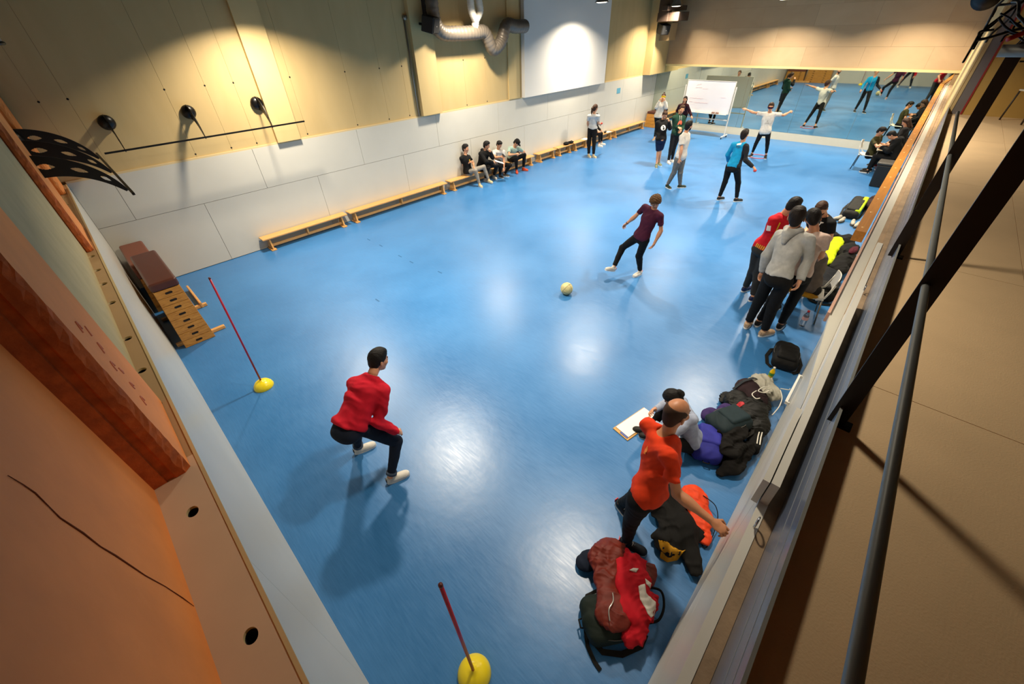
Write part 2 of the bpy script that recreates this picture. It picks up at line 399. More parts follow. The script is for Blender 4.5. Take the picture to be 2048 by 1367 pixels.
m.use(mat('fascia_ridge', '#8d8f8c', .4)).box(-.6, 12.1, -.096, -.0945, 2.45, 2.455, skew=sk); m.box(-.6, 12.1, -.096, -.0945, 2.585, 2.59, skew=sk); m.box(-.6, 12.1, -.106, -.094, 2.7, 2.703, skew=sk)
struct(m.build('trim_10'))
GF = mat('gallery_board', '#e2c296', .7, var=.08, vscale=2.5, bump=.25, bscale=120)
m = MB(); m.use(GAP).box(-1.1, 12.1, -4, -.106, 2.4, 2.59, skew=sk); m.use(GF)
for i, (x0, x1) in enumerate(((-1.1, 2.68), (2.68, 4.52), (4.52, 7.1), (7.1, 9.7), (9.7, 12.1))):
    for y0, y1 in ((-.84, -.106), (-4, -.84)) if i not in (0, 1) else ((-4, -.106),): m.box(x0+.002, x1-.002, y0+.002, y1-.002, 2.59, 2.6, skew=sk)
struct(m.build('gallery_floor'))
m = MB(); m.use(mat('gallery_yellow', '#b8954e', .7, var=.06, vscale=3)).box(12.1, 12.25, -4, .08, 2.4, CZ); m.use(PLY).box(12.2, L, -.6, -.10, H, CZ, skew=sk)
m.use(mat('red_trim', '#8f1f1c', .5)).box(12.085, 12.25, .08, .105, 2.4, CZ)
m.use(mat('grey_panel', '#6f6a6a', .35)).box(12.1, 12.25, .105, .235, 2.2, CZ)
m.use(PLY).box(12.09, 12.25, .235, .285, H, CZ); m.use(EDGE).box(12.08, 12.25, .285, .31, H, CZ)
struct(m.build('wall_right_upper'))
m = MB(); m.use(PLY).box(-1.2, 12.1, -4.3, -4.1, 2.4, CZ); m.box(-1.3, -1.15, -4.2, -.4, 0, CZ); m.use(ORANGE).box(-.5, -.24, -4.2, -1.5, H, CZ); struct(m.build('wall_gallery'))
# ------------------------------------------------------------------ fixtures
SHADE = mat('lamp_shade', '#8f8d86', .35, metal=.6); GLOW = mat('lamp_glow', '#fff0d8', .5, emit=7)
lnames = ['near', 'second', 'third', 'farthest']
proto = thing('pendant_lamp', 'x', 'lamp', (0, 0, 0), group='pendant lamps under the hall ceiling')
m = MB(); m.lathe([(.05, .42), (.07, .30), (.10, .22), (.20, .03), (.235, 0), (.225, .0), (.19, .03), (.09, .21), (.0, .22)], (0, 0, 0), 32); m.build('lamp_shade', SHADE, proto)
m = MB(); m.lathe([(0, -.012), (.12, -.01), (.2, .012), (.2, .02), (0, .02)], (0, 0, 0), 32); m.build('lens', GLOW, proto)
m = MB(); m.tube([(0, 0, .42), (0, 0, 1.1)], .008, 8); m.build('cable', BLACKM, proto)
rn = ['first', 'second', 'third', 'last', 'gallery']; cn = ['on the backpack side', 'in the middle', 'on the bench side']
for i, (x, y, z) in enumerate(LAMPS):
    r, c_ = i//3, i % 3; lab = 'pendant lamp in the %s row from the near wall, %s' % (rn[r], cn[c_])
    if i == 0: proto.location = (x, y, z); proto['label'] = lab; T = proto
    else: T = dup(proto, (x, y, z), 0, lab)
    lamp_lights[i].parent = T; lamp_lights[i].location = (0, 0, -.025)
    for ch in T.children:
        if ch.name.startswith('cable'): ch.scale = (1, 1, (CZ-z)/1.1)
# projection screen
m = MB(); m.box(12.05, 16.85, W-.15, W-.001, 2.215, 5.5); o = m.build('projection_screen', mat('screen_white', '#dcd9d2', .75), bevel=.004); tag(o, 'big white projection screen slab on the long wall above the laminate panels', 'screen')
m = MB(); m.box(18.1, 18.38, W-.006, W-.0005, 1.70, 1.90); tag(m.build('wall_notice', mat('notice_blue', '#5d9fb8', .6)), 'small blue notice on the grey laminate wall right of the projection screen', 'notice')
# black bar brackets
def hook_arm(out0, outlen, z0):
    """perforated, tapering plate in the (out,z) plane"""
    mb = MB(); nu, nv = 130, 44; th = .012
    def pt(u, v, s):
        ang = u*1.15; cx = out0+outlen*math.sin(ang)/math.sin(1.15); cz = z0-(.43)*(1-math.cos(ang))/(1-math.cos(1.15)); wd = .12*(1-u)**.8+.012
        nx, nz = math.sin(ang*.9), math.cos(ang*.9); return (cx+nx*(v-.5)*2*wd, s, cz+nz*(v-.5)*2*wd)
    def hole(u, v):
        for hu, hv, a, b in ((.18, .5, .085, .13), (.48, .5, .085, .13), (.74, .5, .06, .15)):
            if abs(u-hu) < a and abs(v-hv) < b*(1-((u-hu)/a)**2): return True
        return False
    G = {}
    def gv(i, j, s):
        if (i, j, s) not in G: G[(i, j, s)] = mb.bm.verts.new(pt(i/nu, j/nv, s*th))
        return G[(i, j, s)]
    solid = [[not hole((i+.5)/nu, (j+.5)/nv) for j in range(nv)] for i in range(nu)]
    for i in range(nu):
        for j in range(nv):
            if not solid[i][j]: continue
            for s in (-.5, .5): mb._f([gv(i, j, s), gv(i+1, j, s), gv(i+1, j+1, s), gv(i, j+1, s)])
            for di, dj, a, b in ((-1, 0, (i, j), (i, j+1)), (1, 0, (i+1, j), (i+1, j+1)), (0, -1, (i, j), (i+1, j)), (0, 1, (i, j+1), (i+1, j+1))):
                ii, jj = i+di, j+dj
                if not (0 <= ii < nu and 0 <= jj < nv) or not solid[ii][jj]: mb._f([gv(*a, -.5), gv(*b, -.5), gv(*b, .5), gv(*a, .5)])
    return mb
def bar_bracket(label, loc, rz, arms, bar, reach=.6):
    T = thing('wall_bracket', label, 'bracket', loc, rz)
    # local frame: x = out from the wall, y = along the wall
    m = MB(); m.use(BLACKM).box(reach-.015, reach+.015, bar[0], bar[1], -.415, -.385); m.build('bar', None, T, bevel=.004)
    for a in arms:
        o = hook_arm(0.06, reach-.08, 0).build('arm', BLACKM, T); o.location = (0, a, 0)
        m = MB(); m.lathe([(0, .115), (.06, .108), (.105, .08), (.125, .045), (.125, .03), (.05, .02), (.04, 0), (0, 0)], (0, 0, 0), 28, Matrix.Rotation(PI/2, 3, 'Y')); d = m.build('disc', BLACKM, T); d.location = (.0, a, .0)
    return T
bar_bracket('black bar held by three disc-mounted arms high on the cream wall', (2.32, W+.02, 3.03), -PI/2, (-1.3, 0, 1.3), (-1.6, 2.0), .52)
bar_bracket('black perforated three-armed bracket with bar, above the drilled ledge by the orange pillars', (-.2, 8.9, 3.06), 0, (-1.35, 0, 1.35), (-1.75, 1.7), .82)
# loudspeakers, conduit, ducts
m = MB(); m.tube([(-0.238, 1.65, 3.208), (-0.238, 1.659, 3.155), (-0.238, 1.661, 3.107), (-0.238, 1.639, 3.049), (-0.238, 1.624, 3.01), (-0.238, 1.629, 2.909), (-0.238, 1.622, 2.826), (-0.238, 1.631, 2.746), (-0.238, 1.638, 2.569), (-0.238, 1.66, 2.427), (-0.238, 1.667, 2.294), (-0.238, 1.666, 2.202)], [.001, .0015, .002, .0015, .002, .003, .002, .003, .002, .0015, .002, .001], 5); tag(m.build('wall_crack', mat('crack_dark', '#7a3c1c', .95)), 'long dark crack running diagonally down the orange painted wall', 'crack')
T = thing('wall_lantern', 'pale cylinder with a black rim high on the wall at the left edge', 'lamp', (.22, 9.1, 4.2))
m = MB(); m.lathe([(0, .5), (.13, .48), (.14, 0), (0, 0)], (0, 0, 0), 28); m.build('cylinder', mat('lantern_grey', '#8d8c88', .5), T)
m = MB(); m.tube([(.14*math.cos(t), .14*math.sin(t), .0) for t in [2*PI*i/28 for i in range(28)]], .02, 8, closed=True); m.build('rim', BLACKM, T)
m = MB(); m.tube([(-.1, 0, .3), (-.42, 0, .3)], .02, 8); m.build('wall_arm', BLACKM, T)
def speaker(label, loc, rz, tilt):
    T = thing('loudspeaker', label, 'speaker', loc, rz)
    m = MB(); M = Matrix.Rotation(tilt, 4, 'X'); m.box(-.2, .2, -.17, .15, -.17, .17, M=M); m.build('cabinet', mat('speaker_black', '#0e0e0e', .6), T, bevel=.02)
    m = MB(); m.box(-.17, .17, -.185, -.172, -.145, .145, M=M); m.build('grille', mat('grille_black', '#171717', .8, bump=.8, bscale=300), T, bevel=.004)
    m = MB(); m.use(mat('badge', '#b8b8b8', .3, metal=.8)).box(-.02, .02, -.189, -.186, -.02, .0, M=M); m.build('badge', None, T)
    m = MB(); m.tube([(0, .12, 0), (0, .3, .02)], .03, 10); m.build('mount', BLACKM, T)
speaker('black loudspeaker beside the steel conduit, left of the silver duct', (8.22, W-.42, 4.27), 0.5, .25)
speaker('black loudspeaker under the brown duct in the corner by the mirror wall', (20.25, W-.62, 3.86), -.4, .25)
m = MB(); m.tube([(7.74, W-.0, 4.38), (7.74, W-.0, H+.03)], .022, 10); m.lathe([(0, .06), (.05, .05), (.06, 0), (0, 0)], (7.76, W-.0, 4.42), 16, Matrix.Rotation(PI/2, 3, 'X')); tag(m.build('conduit_pipe', mat('steel_grey', '#9b9588', .4, metal=.7)), 'thin steel conduit with round socket running down the cream wall', 'pipe')
FOIL = mat('duct_foil', '#766d62', .45, metal=.35, var=.12, vscale=8, bump=.7, bscale=30); FOILW = mat('duct_white', '#d5cdbd', .5, bump=.5, bscale=30)
def flex(mb, pts, r):
    P = []; pts = [V(p) for p in pts]
    for a, b, c_, d in zip([pts[0]]+pts, pts, pts[1:], pts[2:]+[pts[-1]]):
        for k in range(14):
            t = k/14; P.append(.5*((2*b)+(-a+c_)*t+(2*a-5*b+4*c_-d)*t*t+(-a+3*b-3*c_+d)*t**3))
    P.append(pts[-1]); mb.tube(P, [r*(1+.05*math.sin(i*2.2)) for i in range(len(P))], 18)
T = thing('ventilation_duct', 'silver flexible ventilation duct zigzagging along the cream wall to the screen', 'duct', (9.5, W-.3, 4.1))
yb = W-.3
m = MB(); flex(m, [(8.5-9.5, 0, 1.5), (8.45-9.5, 0, .9), (8.45-9.5, 0, .3), (8.65-9.5, 0, .0), (9.2-9.5, 0, -.05), (9.8-9.5, 0, -.05), (10.2-9.5, 0, -.06), (10.5-9.5, 0, -.45), (10.85-9.5, 0, -.3), (11.1-9.5, 0, .08), (11.5-9.5, .02, .05), (12.0-9.5, .05, .05)], .17); m.build('flexible_hose', FOIL, T)
for dx in (0.12, .42):
    m = MB(); flex(m, [(dx, -.15, 1.5), (dx, -.15, .7), (dx+.02, -.15, .42), (.30, -.1, .2), (.32, 0, 0)], .095); m.build('white_hose', FOILW, T)
m = MB(); m.box(-1.25, -1.1, .05, .25, .1, 1.6); m.build('backing_plate', mat('duct_dark', '#1d1a1c', .6), T, bevel=.02); m = MB(); m.box(.5, .85, -.3, .1, .75, 1.2); m.build('fan_housing', mat('duct_dark', '#1d1a1c', .6), T, bevel=.02)
BR = mat('brown_duct', '#4a3c33', .45, metal=.3)
T = thing('box_duct', 'dark brown box duct high in the far corner by the mirror wall', 'duct', (20.4, W-.9, 4.4))
m = MB(); m.box(-.45, .45, -.45, .5, -.3, .0); m.box(-.8, .9, -.1, .15, .05, .22); m.build('trunking', BR, T, bevel=.02)
m = MB(); m.box(-.5, -.2, .0, .45, -.3, 1.2); m.build('riser', BR, T, bevel=.02)
m = MB(); m.box(.1, .7, .1, .55, -.95, -.35); m.build('casing', mat('casing_tan', '#a88d64', .5), T, bevel=.01)
T = thing('stage_light', 'black stage spotlight hanging by the right-hand wall top', 'spotlight', (7.9, .42, 4.32), 0)
m = MB(); m.lathe([(0, .3), (.12, .28), (.14, .1), (.13, 0), (.17, -.12), (.0, -.1)], (0, 0, 0), 24, Matrix.Rotation(-1.9, 3, 'Y')); m.build('lamp_body', BLACKM, T)
m = MB(); m.lathe([(0, -.105), (.12, -.11), (0, -.112)], (0, 0, 0), 24, Matrix.Rotation(-1.9, 3, 'Y')); m.build('lens', mat('lens_glass', '#b9b8b4', .2), T)
m = MB(); m.box(-.02, .02, -.2, .2, .15, .19); m.tube([(0, 0, .17), (0, 0, 1.3)], .02, 8); m.build('yoke', BLACKM, T)
# gallery railing
T = thing('metal_railing', 'dark flat steel posts carrying a grey tube handrail along the gallery edge', 'railing', (2.27, -.1, 2.6))
POST = mat('post_dark', '#1b110b', .4, metal=.2)
for x, yy in ((.02-.0, -.165), (2.27, -.165), (4.52, -.152)):
    if x < 1: continue
    m = MB(); y0 = yy+rw(x)+.0
    m.box(x-.006-2.27, x+.006-2.27, y0+.018+.1, y0+.086+.1, .0, 1.33 if x > 3 else 1.6)
    if x > 3:
        a = [V((x-.006-2.27, y0+.018+.1, 1.33)), V((x-.006-2.27, y0+.086+.1, 1.33)), V((x-.006-2.27, y0+.03+.1, 1.43)), V((x-.006-2.27, y0-.30+.1, 1.47)), V((x-.006-2.27, y0-.30+.1, 1.39))]
        m.prism(a, (.012, 0, 0))
    m.build('post', POST, T)
    m = MB(); m.box(x-.03-2.27, x+.03-2.27, y0-.01+.1, y0+.06+.1, 0, .012); m.build('foot_plate', POST, T)
m = MB(); m.tube([(x-2.27, -.118+.041*x+.1, .75) for x in (-1.0, .5, 2.27, 4.52, 6.5)], .013, 20); m.build('handrail', mat('grey_tube', '#7c7f7c', .45, metal=.25), T)
# ------------------------------------------------------------------ gym equipment
BW = wood('bench_wood', '#d3a264', '#c4904f', (1.5, 14, 14), .35, 3)
def bench(x0, x1, label, yb=W-.02, depth=.27):
    T = thing('gym_bench', label, 'bench', ((x0+x1)/2, yb-depth/2, 0), group='low wooden benches along the laminate wall'); l = (x1-x0)/2; d = depth/2
    m = MB(); m.box(-l, l, -d, d, .285, .32); m.build('seat', BW, T, bevel=.008)
    def leg(x):
        m = MB(); m.prism([(x-.018, -d-.02, .0), (x-.018, d, .0), (x-.018, d-.06, .285), (x-.018, -d+.05, .285)], (.036, 0, 0)); m.build('leg', BW, T, bevel=.004)
        m = MB(); m.box(x-.06, x+.06, -d-.03, d, 0, .03); m.build('foot', BW, T, bevel=.006)
    leg(-l+.16); leg(l-.16)
    if l > .9:
        m = MB(); m.box(-.02, .02, -d+.06, d-.06, .10, .285); m.build('middle_leg', BW, T)
    m = MB(); m.box(-l+.12, l-.12, -.02, .02, .06, .12); m.build('rail', BW, T, bevel=.004)
    return T
B0 = bench(2.55, 4.76, 'low wooden gym bench nearest the vaulting boxes, metal hook at its end')
m = MB(); m.tube([(-1.1+.028*math.cos(t)-.03, -.02+.0, .27+.028*math.sin(t)) for t in [i*.5 for i in range(11)]], .005, 6); m.build('hook', mat('chrome', '#b9b7b2', .2, metal=1), B0)
for (x0, x1), lab in zip(((4.84, 8.22), (8.34, 12.4), (12.62, 13.72), (13.8, 14.76), (14.84, 15.86), (15.94, 17.74), (17.84, 20.55)),
    ('second low wooden gym bench, running up to the seated youths', 'low wooden gym bench with four people sitting on it', 'short wooden gym bench just right of the man in the black cap', 'short wooden gym bench with the left end of the dark clothing on it', 'short wooden gym bench with a white paper at its right end', 'wooden gym bench behind the standing girl with the ponytail', 'last long wooden gym bench ending beside the small vaulting box')):
    bench(x0, x1, lab)
VW = wood('vault_wood', '#c98f3f', '#9c6524', (2, 2, 16), .35, 4); LEA = mat('brown_leather', '#4c2419', .38, var=.1, vscale=8, bump=.2, bscale=60); SLOT = mat('slot_dark', '#140b05', .9)
def vault(label, loc, lx, ly, h, n, pad=.14, slots_y=True, rails=True, padm=None, rz=0, side=None):
    T = thing('vaulting_box', label, 'vaulting box', loc, rz, group='gym vaulting boxes'); hs = (h-pad)/n
    for k in range(n):
        z0 = k*hs; t0 = .05*(1-k/n); t1 = .05*(1-(k+1)/n); m = MB()
        b = [(-lx/2-t0, -ly/2-t0), (lx/2+t0, -ly/2-t0), (lx/2+t0, ly/2+t0), (-lx/2-t0, ly/2+t0)]; u = [(-lx/2-t1, -ly/2-t1), (lx/2+t1, -ly/2-t1), (lx/2+t1, ly/2+t1), (-lx/2-t1, ly/2+t1)]
        B = [m.bm.verts.new((x, y, z0+.003)) for x, y in b]; U = [m.bm.verts.new((x, y, z0+hs-.002)) for x, y in u]
        m._f(B[::-1]); m._f(U)
        for i in range(4): m._f([B[i], B[(i+1) % 4], U[(i+1) % 4], U[i]])
        o = m.build('box_section', VW, T, bevel=.004)
        def slot(cx, cy, ax, w_):
            mm = MB(); pts = []
            for i in range(16):
                a = 2*PI*i/16; ex = (w_/2-.018)*(1 if math.cos(a) > 0 else -1)+.018*math.cos(a); ez = .018*math.sin(a)
                pts.append((cx+ex, cy, z0+hs*.52+ez) if ax == 'x' else (cx, cy+ex, z0+hs*.52+ez))
            mm.prism(pts, (0, .004, 0) if ax == 'x' else (.004, 0, 0)); mm.build('hand_slot', SLOT, o)
        tm = (t0+t1)/2
        slot(0, -ly/2-tm-.0035, 'x', .10); slot(0, ly/2+tm-.001, 'x', .10); slot(lx/2+tm-.001, -ly*.25, 'y', .12); slot(lx/2+tm-.001, ly*.25, 'y', .12)
    m = MB(); m.box(-lx/2-.012, lx/2+.012, -ly/2-.012, ly/2+.012, h-pad, h); m.build('leather_pad', padm or LEA, T, bevel=.035, seg=4)
    if rails:
        for yy in (-ly/2+.12, ly/2-.3):
            m = MB(); m.box(-lx/2-.14, lx/2+.26, yy-.035, yy+.035, 0, .06); m.build('base_rail', BW, T, bevel=.01)
    return T
vault('tall vaulting box of stacked wooden frames with a dark brown leather top, in front', (.37, 8.82, 0), .36, 1.56, 1.19, 8)
vault('lower vaulting box with a reddish brown padded top, behind the tall one against the wall', (.30, 10.42, 0), .36, 1.25, .98, 7, pad=.3, padm=mat('red_brown_leather', '#6e3a26', .45, bump=.2, bscale=60), rails=False)
vault('small vaulting box of four wooden frames in the corner by the mirror', (21.18, 10.82, 0), .5, .46, .68, 4, pad=.1, rails=False)
m = MB(); m.box(-.02, .02, -.5, .5, 0, .12); o = m.build('plank', BW, None, (.72, 9.75, 0), bevel=.01); tag(o, 'pale wooden plank on edge behind the tall vaulting box', 'plank')
RED = mat('pole_red', '#a80f33', .35); YEL = mat('dome_yellow', '#e8cf16', .3)
def pole(label, x, y, top):
    T = thing('agility_pole', label, 'pole', (x, y, 0), group='training poles in yellow domes')
    m = MB(); m.lathe([(.135, 0), (.138, .008), (.128, .045), (.10, .085), (.055, .112), (.022, .118), (.018, .13), (0, .13)], (0, 0, 0), 40); m.build('dome_base', YEL, T)
    m = MB(); m.tube([(0, 0, .12), V(top)-V((x, y, 0))], .0125, 14); m.build('pole', RED, T)
    d = (V(top)-V((x, y, 0))); m = MB(); m.tube([d, d+d.normalized()*.02], .0135, 14); m.build('cap', mat('cap_dark', '#5a1b12', .5), T)
pole('dark red pole standing in a yellow dome near the vaulting boxes', .715, 5.98, (.79, 6.0, 1.80))
pole('dark red pole in a yellow dome, cut by the bottom picture edge', .635, 1.10, (.62, 1.12, 1.75))
T = thing('ball', 'scuffed pale yellow basketball rolling away from the kicking player', 'ball', (5.80, 4.19, .12))
BALLM = mat('ball_yellow', '#cfc48a', .5, var=.25, vscale=9, bump=.3, bscale=120)
m = MB(); m.lathe([(.12*math.sin(PI*i/20), -.12*math.cos(PI*i/20)) for i in range(21)], (0, 0, 0), 36); m.build('ball_skin', BALLM, T)
m = MB()
for ax in range(3):
    R_ = [Matrix.Rotation(.5, 3, 'X'), Matrix.Rotation(PI/2+.5, 3, 'X'), Matrix.Rotation(PI/2, 3, 'Y')][ax]
    m.tube([R_ @ V((.119*math.cos(t), .119*math.sin(t), 0)) for t in [2*PI*i/40 for i in range(40)]], .0028, 6, closed=True)
m.build('seams', mat('seam_dark', '#2b2a20', .8), T)
m = MB(); m.tube([(18.25+.30*math.cos(2*PI*i/40), 4.86+.30*math.sin(2*PI*i/40), .012) for i in range(40)], .011, 8, closed=True); tag(m.build('hoop', mat('hoop_pink', '#d0606c', .4)), 'pink hoop lying on the floor between the blindfolded player\'s feet', 'hoop')
marks = ((4.59, 9.61), (4.6, 9.04), (4.58, 8.17), (4.58, 7.7), (4.71, 6.81), (3.18, 6.84))
for i, (x, y) in enumerate(marks):
    m = MB(); m.box(-.012, .012, -.07, .07, 0.0005, .0015); o = m.build('tape_mark', mat('tape_dark', '#14507e', .6), None, (x, y, 0)); tag(o, ('topmost short dark tape dash on the floor', 'second tape dash down from the topmost one', 'third tape dash down in the bent row', 'fourth tape dash down in the bent row', 'tape dash at the lower right end of the row', 'lone tape dash below and left of the row')[i], 'tape', 'tape dashes on the floor')
# whiteboard
T = thing('whiteboard', 'white wheeled whiteboard with faint red handwriting in front of the mirror', 'whiteboard', (20.55, 8.12, 0)); WF = mat('frame_white', '#c9c7c0', .35)
tilt = Matrix.Rotation(-.05, 4, 'Y')
m = MB(); m.box(-.012, .012, -1.0, 1.0, .93, 2.07); m.build('board', mat('board_white', '#dddbe0', .25), T)
fr = MB(); fr.use(WF).box(-.018, .018, -1.02, 1.02, .905, .93); fr.box(-.018, .018, -1.02, 1.02, 2.07, 2.09); fr.box(-.018, .018, -1.02, -1.0, .93, 2.07); fr.box(-.018, .018, 1.0, 1.02, .93, 2.07); fr.build('board_frame', None, T)
for s in (-1, 1):
    m = MB(); m.box(-.02, .02, s*1.07-.02, s*1.07+.02, .1, 1.9); m.build('post', WF, T)
    m = MB(); m.box(-.32, .32, s*1.07-.025, s*1.07+.025, .07, .11); m.build('foot', WF, T, bevel=.008)
    for q in (-.28, .28):
        m = MB(); m.lathe([(0, -.015), (.035, -.013), (.035, .013), (0, .015)], (q, s*1.07, .035), 16, Matrix.Rotation(PI/2, 3, 'X')); m.build('wheel', BLACKM, T)
m = MB(); m.box(-.02, .02, -1.07, 1.07, .66, .7); m.build('crossbar', WF, T)
m = MB(); m.box(-.10, -.01, -.95, .95, .885, .9); tr_ = m.build('tray', WF, T)
m = MB(); rnd = random.Random(8)
for z, y0, y1 in ((1.82, .35, .62), (1.78, .3, .1), (1.42, .8, .2), (1.28, .8, .65), (1.26, .55, -.05), (1.5, -.55, -.75), (1.9, .6, .4)):
    n = int(abs(y1-y0)/.018)+3; m.tube([(-.0135, y0+(y1-y0)*i/n, z+rnd.uniform(-.014, .014)+.05*(i/n if z == 1.9 else 0)) for i in range(n+1)], .0028, 5)
m.build('handwriting', mat('marker_red', '#dba6a6', .7), T)
m = MB(); m.box(-.085, -.03, -.62, -.5, .9, .96); m.box(-.085, -.03, -.45, -.33, .9, .96); tag(m.build('marker_box', mat('box_brown', '#8a6a58', .7), None, (20.55, 8.12, 0)), 'pair of small brown marker boxes on the whiteboard tray', 'box')
m = MB(); m.box(-.085, -.03, .42, .6, .9, .925); tag(m.build('board_eraser', mat('eraser_white', '#e0ddd6', .7), None, (20.55, 8.12, 0)), 'white eraser on the whiteboard tray', 'eraser')
# chairs
def chair(label, loc, rz, shell, legm, wood_seat=False):
    T = thing('chair', label, 'chair', loc, rz)   # faces +x
    m = MB(); m.box(-.21, .21, -.21, .21, .435, .46); m.build('seat', shell, T, bevel=.02, seg=3)
    m = MB(); n = 8; pts = []
    for k in range(n+1):
        y = -.22+.44*k/n; c_ = (1-(y/.22)**2)*.03; pts.append((y, c_))
    for (a, ca), (b, cb) in zip(pts, pts[1:]): m.prism([(-.24-ca, a, .60), (-.24-cb, b, .60), (-.27-cb, b, .86-abs(b)*.12), (-.27-ca, a, .86-abs(a)*.12)], (.012, 0, 0))
    m.build('backrest', shell, T)
    for sy in (-1, 1):
        m = MB(); m.tube([(.19, sy*.2, .43), (.2, sy*.23, 0.005)], .013, 10); m.build('leg', legm, T)
        m = MB(); m.tube([(-.19, sy*.2, .43), (-.24, sy*.23, .005)], .013, 10); m.build('leg', legm, T)
        m = MB(); m.tube([(-.1, sy*.215, .44), (-.20, sy*.22, .50), (-.235, sy*.215, .62), (-.26, sy*.20, .74)], .016, 10); m.build('back_upright', shell, T)
    return T
CHW = mat('chair_white', '#d5d0c4', .35); CHL = mat('chair_leg', '#8d8378', .3, metal=.7)
chair('white plastic chair with a mustard garment, the hunched man in grey sitting on it', (7.94, .70, 0), PI/2+.2, CHW, CHL)
sdf_obj('mustard_garment', [('b', np.array([7.90, .80, .475]), np.eye(3), [.20, .19, .022], .02, .01), ('e', np.array([7.80, .70, .47]), np.eye(3), [.10, .16, .03], .03)], cloth('mustard_cloth', '#9c7014'), .011, fold=.004, ff=30)
tag(bpy.context.scene.collection.objects['mustard_garment'], 'mustard yellow garment lying on the seat of the white chair', 'garment')
chair('light chair with thin dark legs under the man in the olive shirt', (18.62, 1.72, 0), -PI/2, CHW, BLACKM)
chair('chair on the wall side of the small table, under the person in a black jacket', (18.25, .98, 0), PI/2, mat('chair_grey', '#77736c', .5), BLACKM)
chair('chair behind the person with long brown hair at the far end of the table', (19.2, 1.08, 0), PI/2, mat('chair_grey2', '#6a6660', .5), BLACKM)
chair('white chair standing at the end of the gallery, cut by the picture edge', (11.7, -.72, 2.6), PI/2+.6, CHW, mat('leg_dark', '#3a302a', .5))
T = thing('table', 'small pale table between the man in olive and the people in black', 'table', (18.5, 1.24, 0))
m = MB(); m.box(-.42, .55, -.24, .24, .70, .725); m.build('tabletop', mat('tabletop_pale', '#cdb38c', .4), T, bevel=.004)
for sx in (-.38, .5):
    for sy in (-.2, .2): m = MB(); m.tube([(sx, sy, .70), (sx, sy, 0)], .014, 8); m.build('leg', BLACKM, T)
def sheet(label, loc, rz, w_=.21, h_=.3, ry=0, m_=None):
    m = MB(); M = Matrix.Rotation(ry, 4, 'Y'); 
    for k in range(4): m.box(-h_/2+.001*k, h_/2+.002*k, -w_/2-.001*k, w_/2+.001*k, .0008*k, .0008*k+.0006, M=M)
    o = m.build('paper_sheet', m_ or mat('paper', '#e2e0dc', .7), None, loc); o.rotation_euler = (0, 0, rz); return tag(o, label, 'paper', 'paper sheets')
sheet('white papers on the small table in front of the man in olive', (18.33, 1.3, .726), .3, .3, .36)
# black bin
T = thing('waste_bin', 'big black lidded bin standing beside the small table', 'bin', (16.85, 1.0, 0)); BK = mat('bin_black', '#0a0908', .5)
m = MB(); a = [(-.24, -.2), (.24, -.2), (.24, .2), (-.24, .2)]; B = [m.bm.verts.new((x*.82, y*.82, 0)) for x, y in a]; U = [m.bm.verts.new((x, y, .62)) for x, y in a]; m._f(B[::-1]); m._f(U)
for i in range(4): m._f([B[i], B[(i+1) % 4], U[(i+1) % 4], U[i]])
m.build('container', BK, T, bevel=.03)
m = MB(); m.box(-.26, .26, -.22, .22, .62, .69); m.build('lid', mat('lid_grey', '#2f2c27', .45), T, bevel=.03)
# ------------------------------------------------------------------ bags, clothes
I3 = np.eye(3); HEAPFN = {}
def drape(T, base, name, polys, m_, lift=.005, world=True):
    """lay flat shapes (world x,y outlines) on a garment heap from above, with thickness"""
    fn = HEAPFN[T['_k']]; mb = bmesh.new()
    for poly in polys:
        tmp = bmesh.new(); tmp.faces.new([tmp.verts.new((x, y, 0)) for x, y in poly]); bmesh.ops.triangulate(tmp, faces=tmp.faces)
        for _ in range(3): bmesh.ops.subdivide_edges(tmp, edges=[e for e in tmp.edges if e.calc_length() > .018], cuts=1, use_grid_fill=True); bmesh.ops.triangulate(tmp, faces=tmp.faces)
        P0 = np.array([(v.co.x, v.co.y, .7) for v in tmp.verts], dtype=np.float32); z = np.full(len(P0), .7, dtype=np.float32)
        for _ in range(90): P0[:, 2] -= np.clip(fn(P0)*.6, -.01, .02)
        P0[:, 2] = np.maximum(P0[:, 2], .004)+lift; tmp.verts.index_update(); a = [mb.verts.new(p) for p in P0]; b_ = [mb.verts.new((p[0], p[1], p[2]-lift-.004)) for p in P0]
        for f in tmp.faces: mb.faces.new([a[v.index] for v in f.verts])
        for e in tmp.edges:
            if len(e.link_faces) == 1: i, j = [v.index for v in e.verts]; mb.faces.new([a[i], a[j], b_[j], b_[i]])
        tmp.free()
    bmesh.ops.recalc_face_normals(mb, faces=mb.faces)
    me = bpy.data.meshes.new(name); mb.to_mesh(me); mb.free(); me.materials.append(m_); me.polygons.foreach_set('use_smooth', [True]*len(me.polygons))
    return link(name, me, T, [-x for x in base])
def rot(rz=0, rx=0, ry=0): return np.array((Matrix.Rotation(rz, 3, 'Z') @ Matrix.Rotation(rx, 3, 'X') @ Matrix.Rotation(ry, 3, 'Y')).transposed())
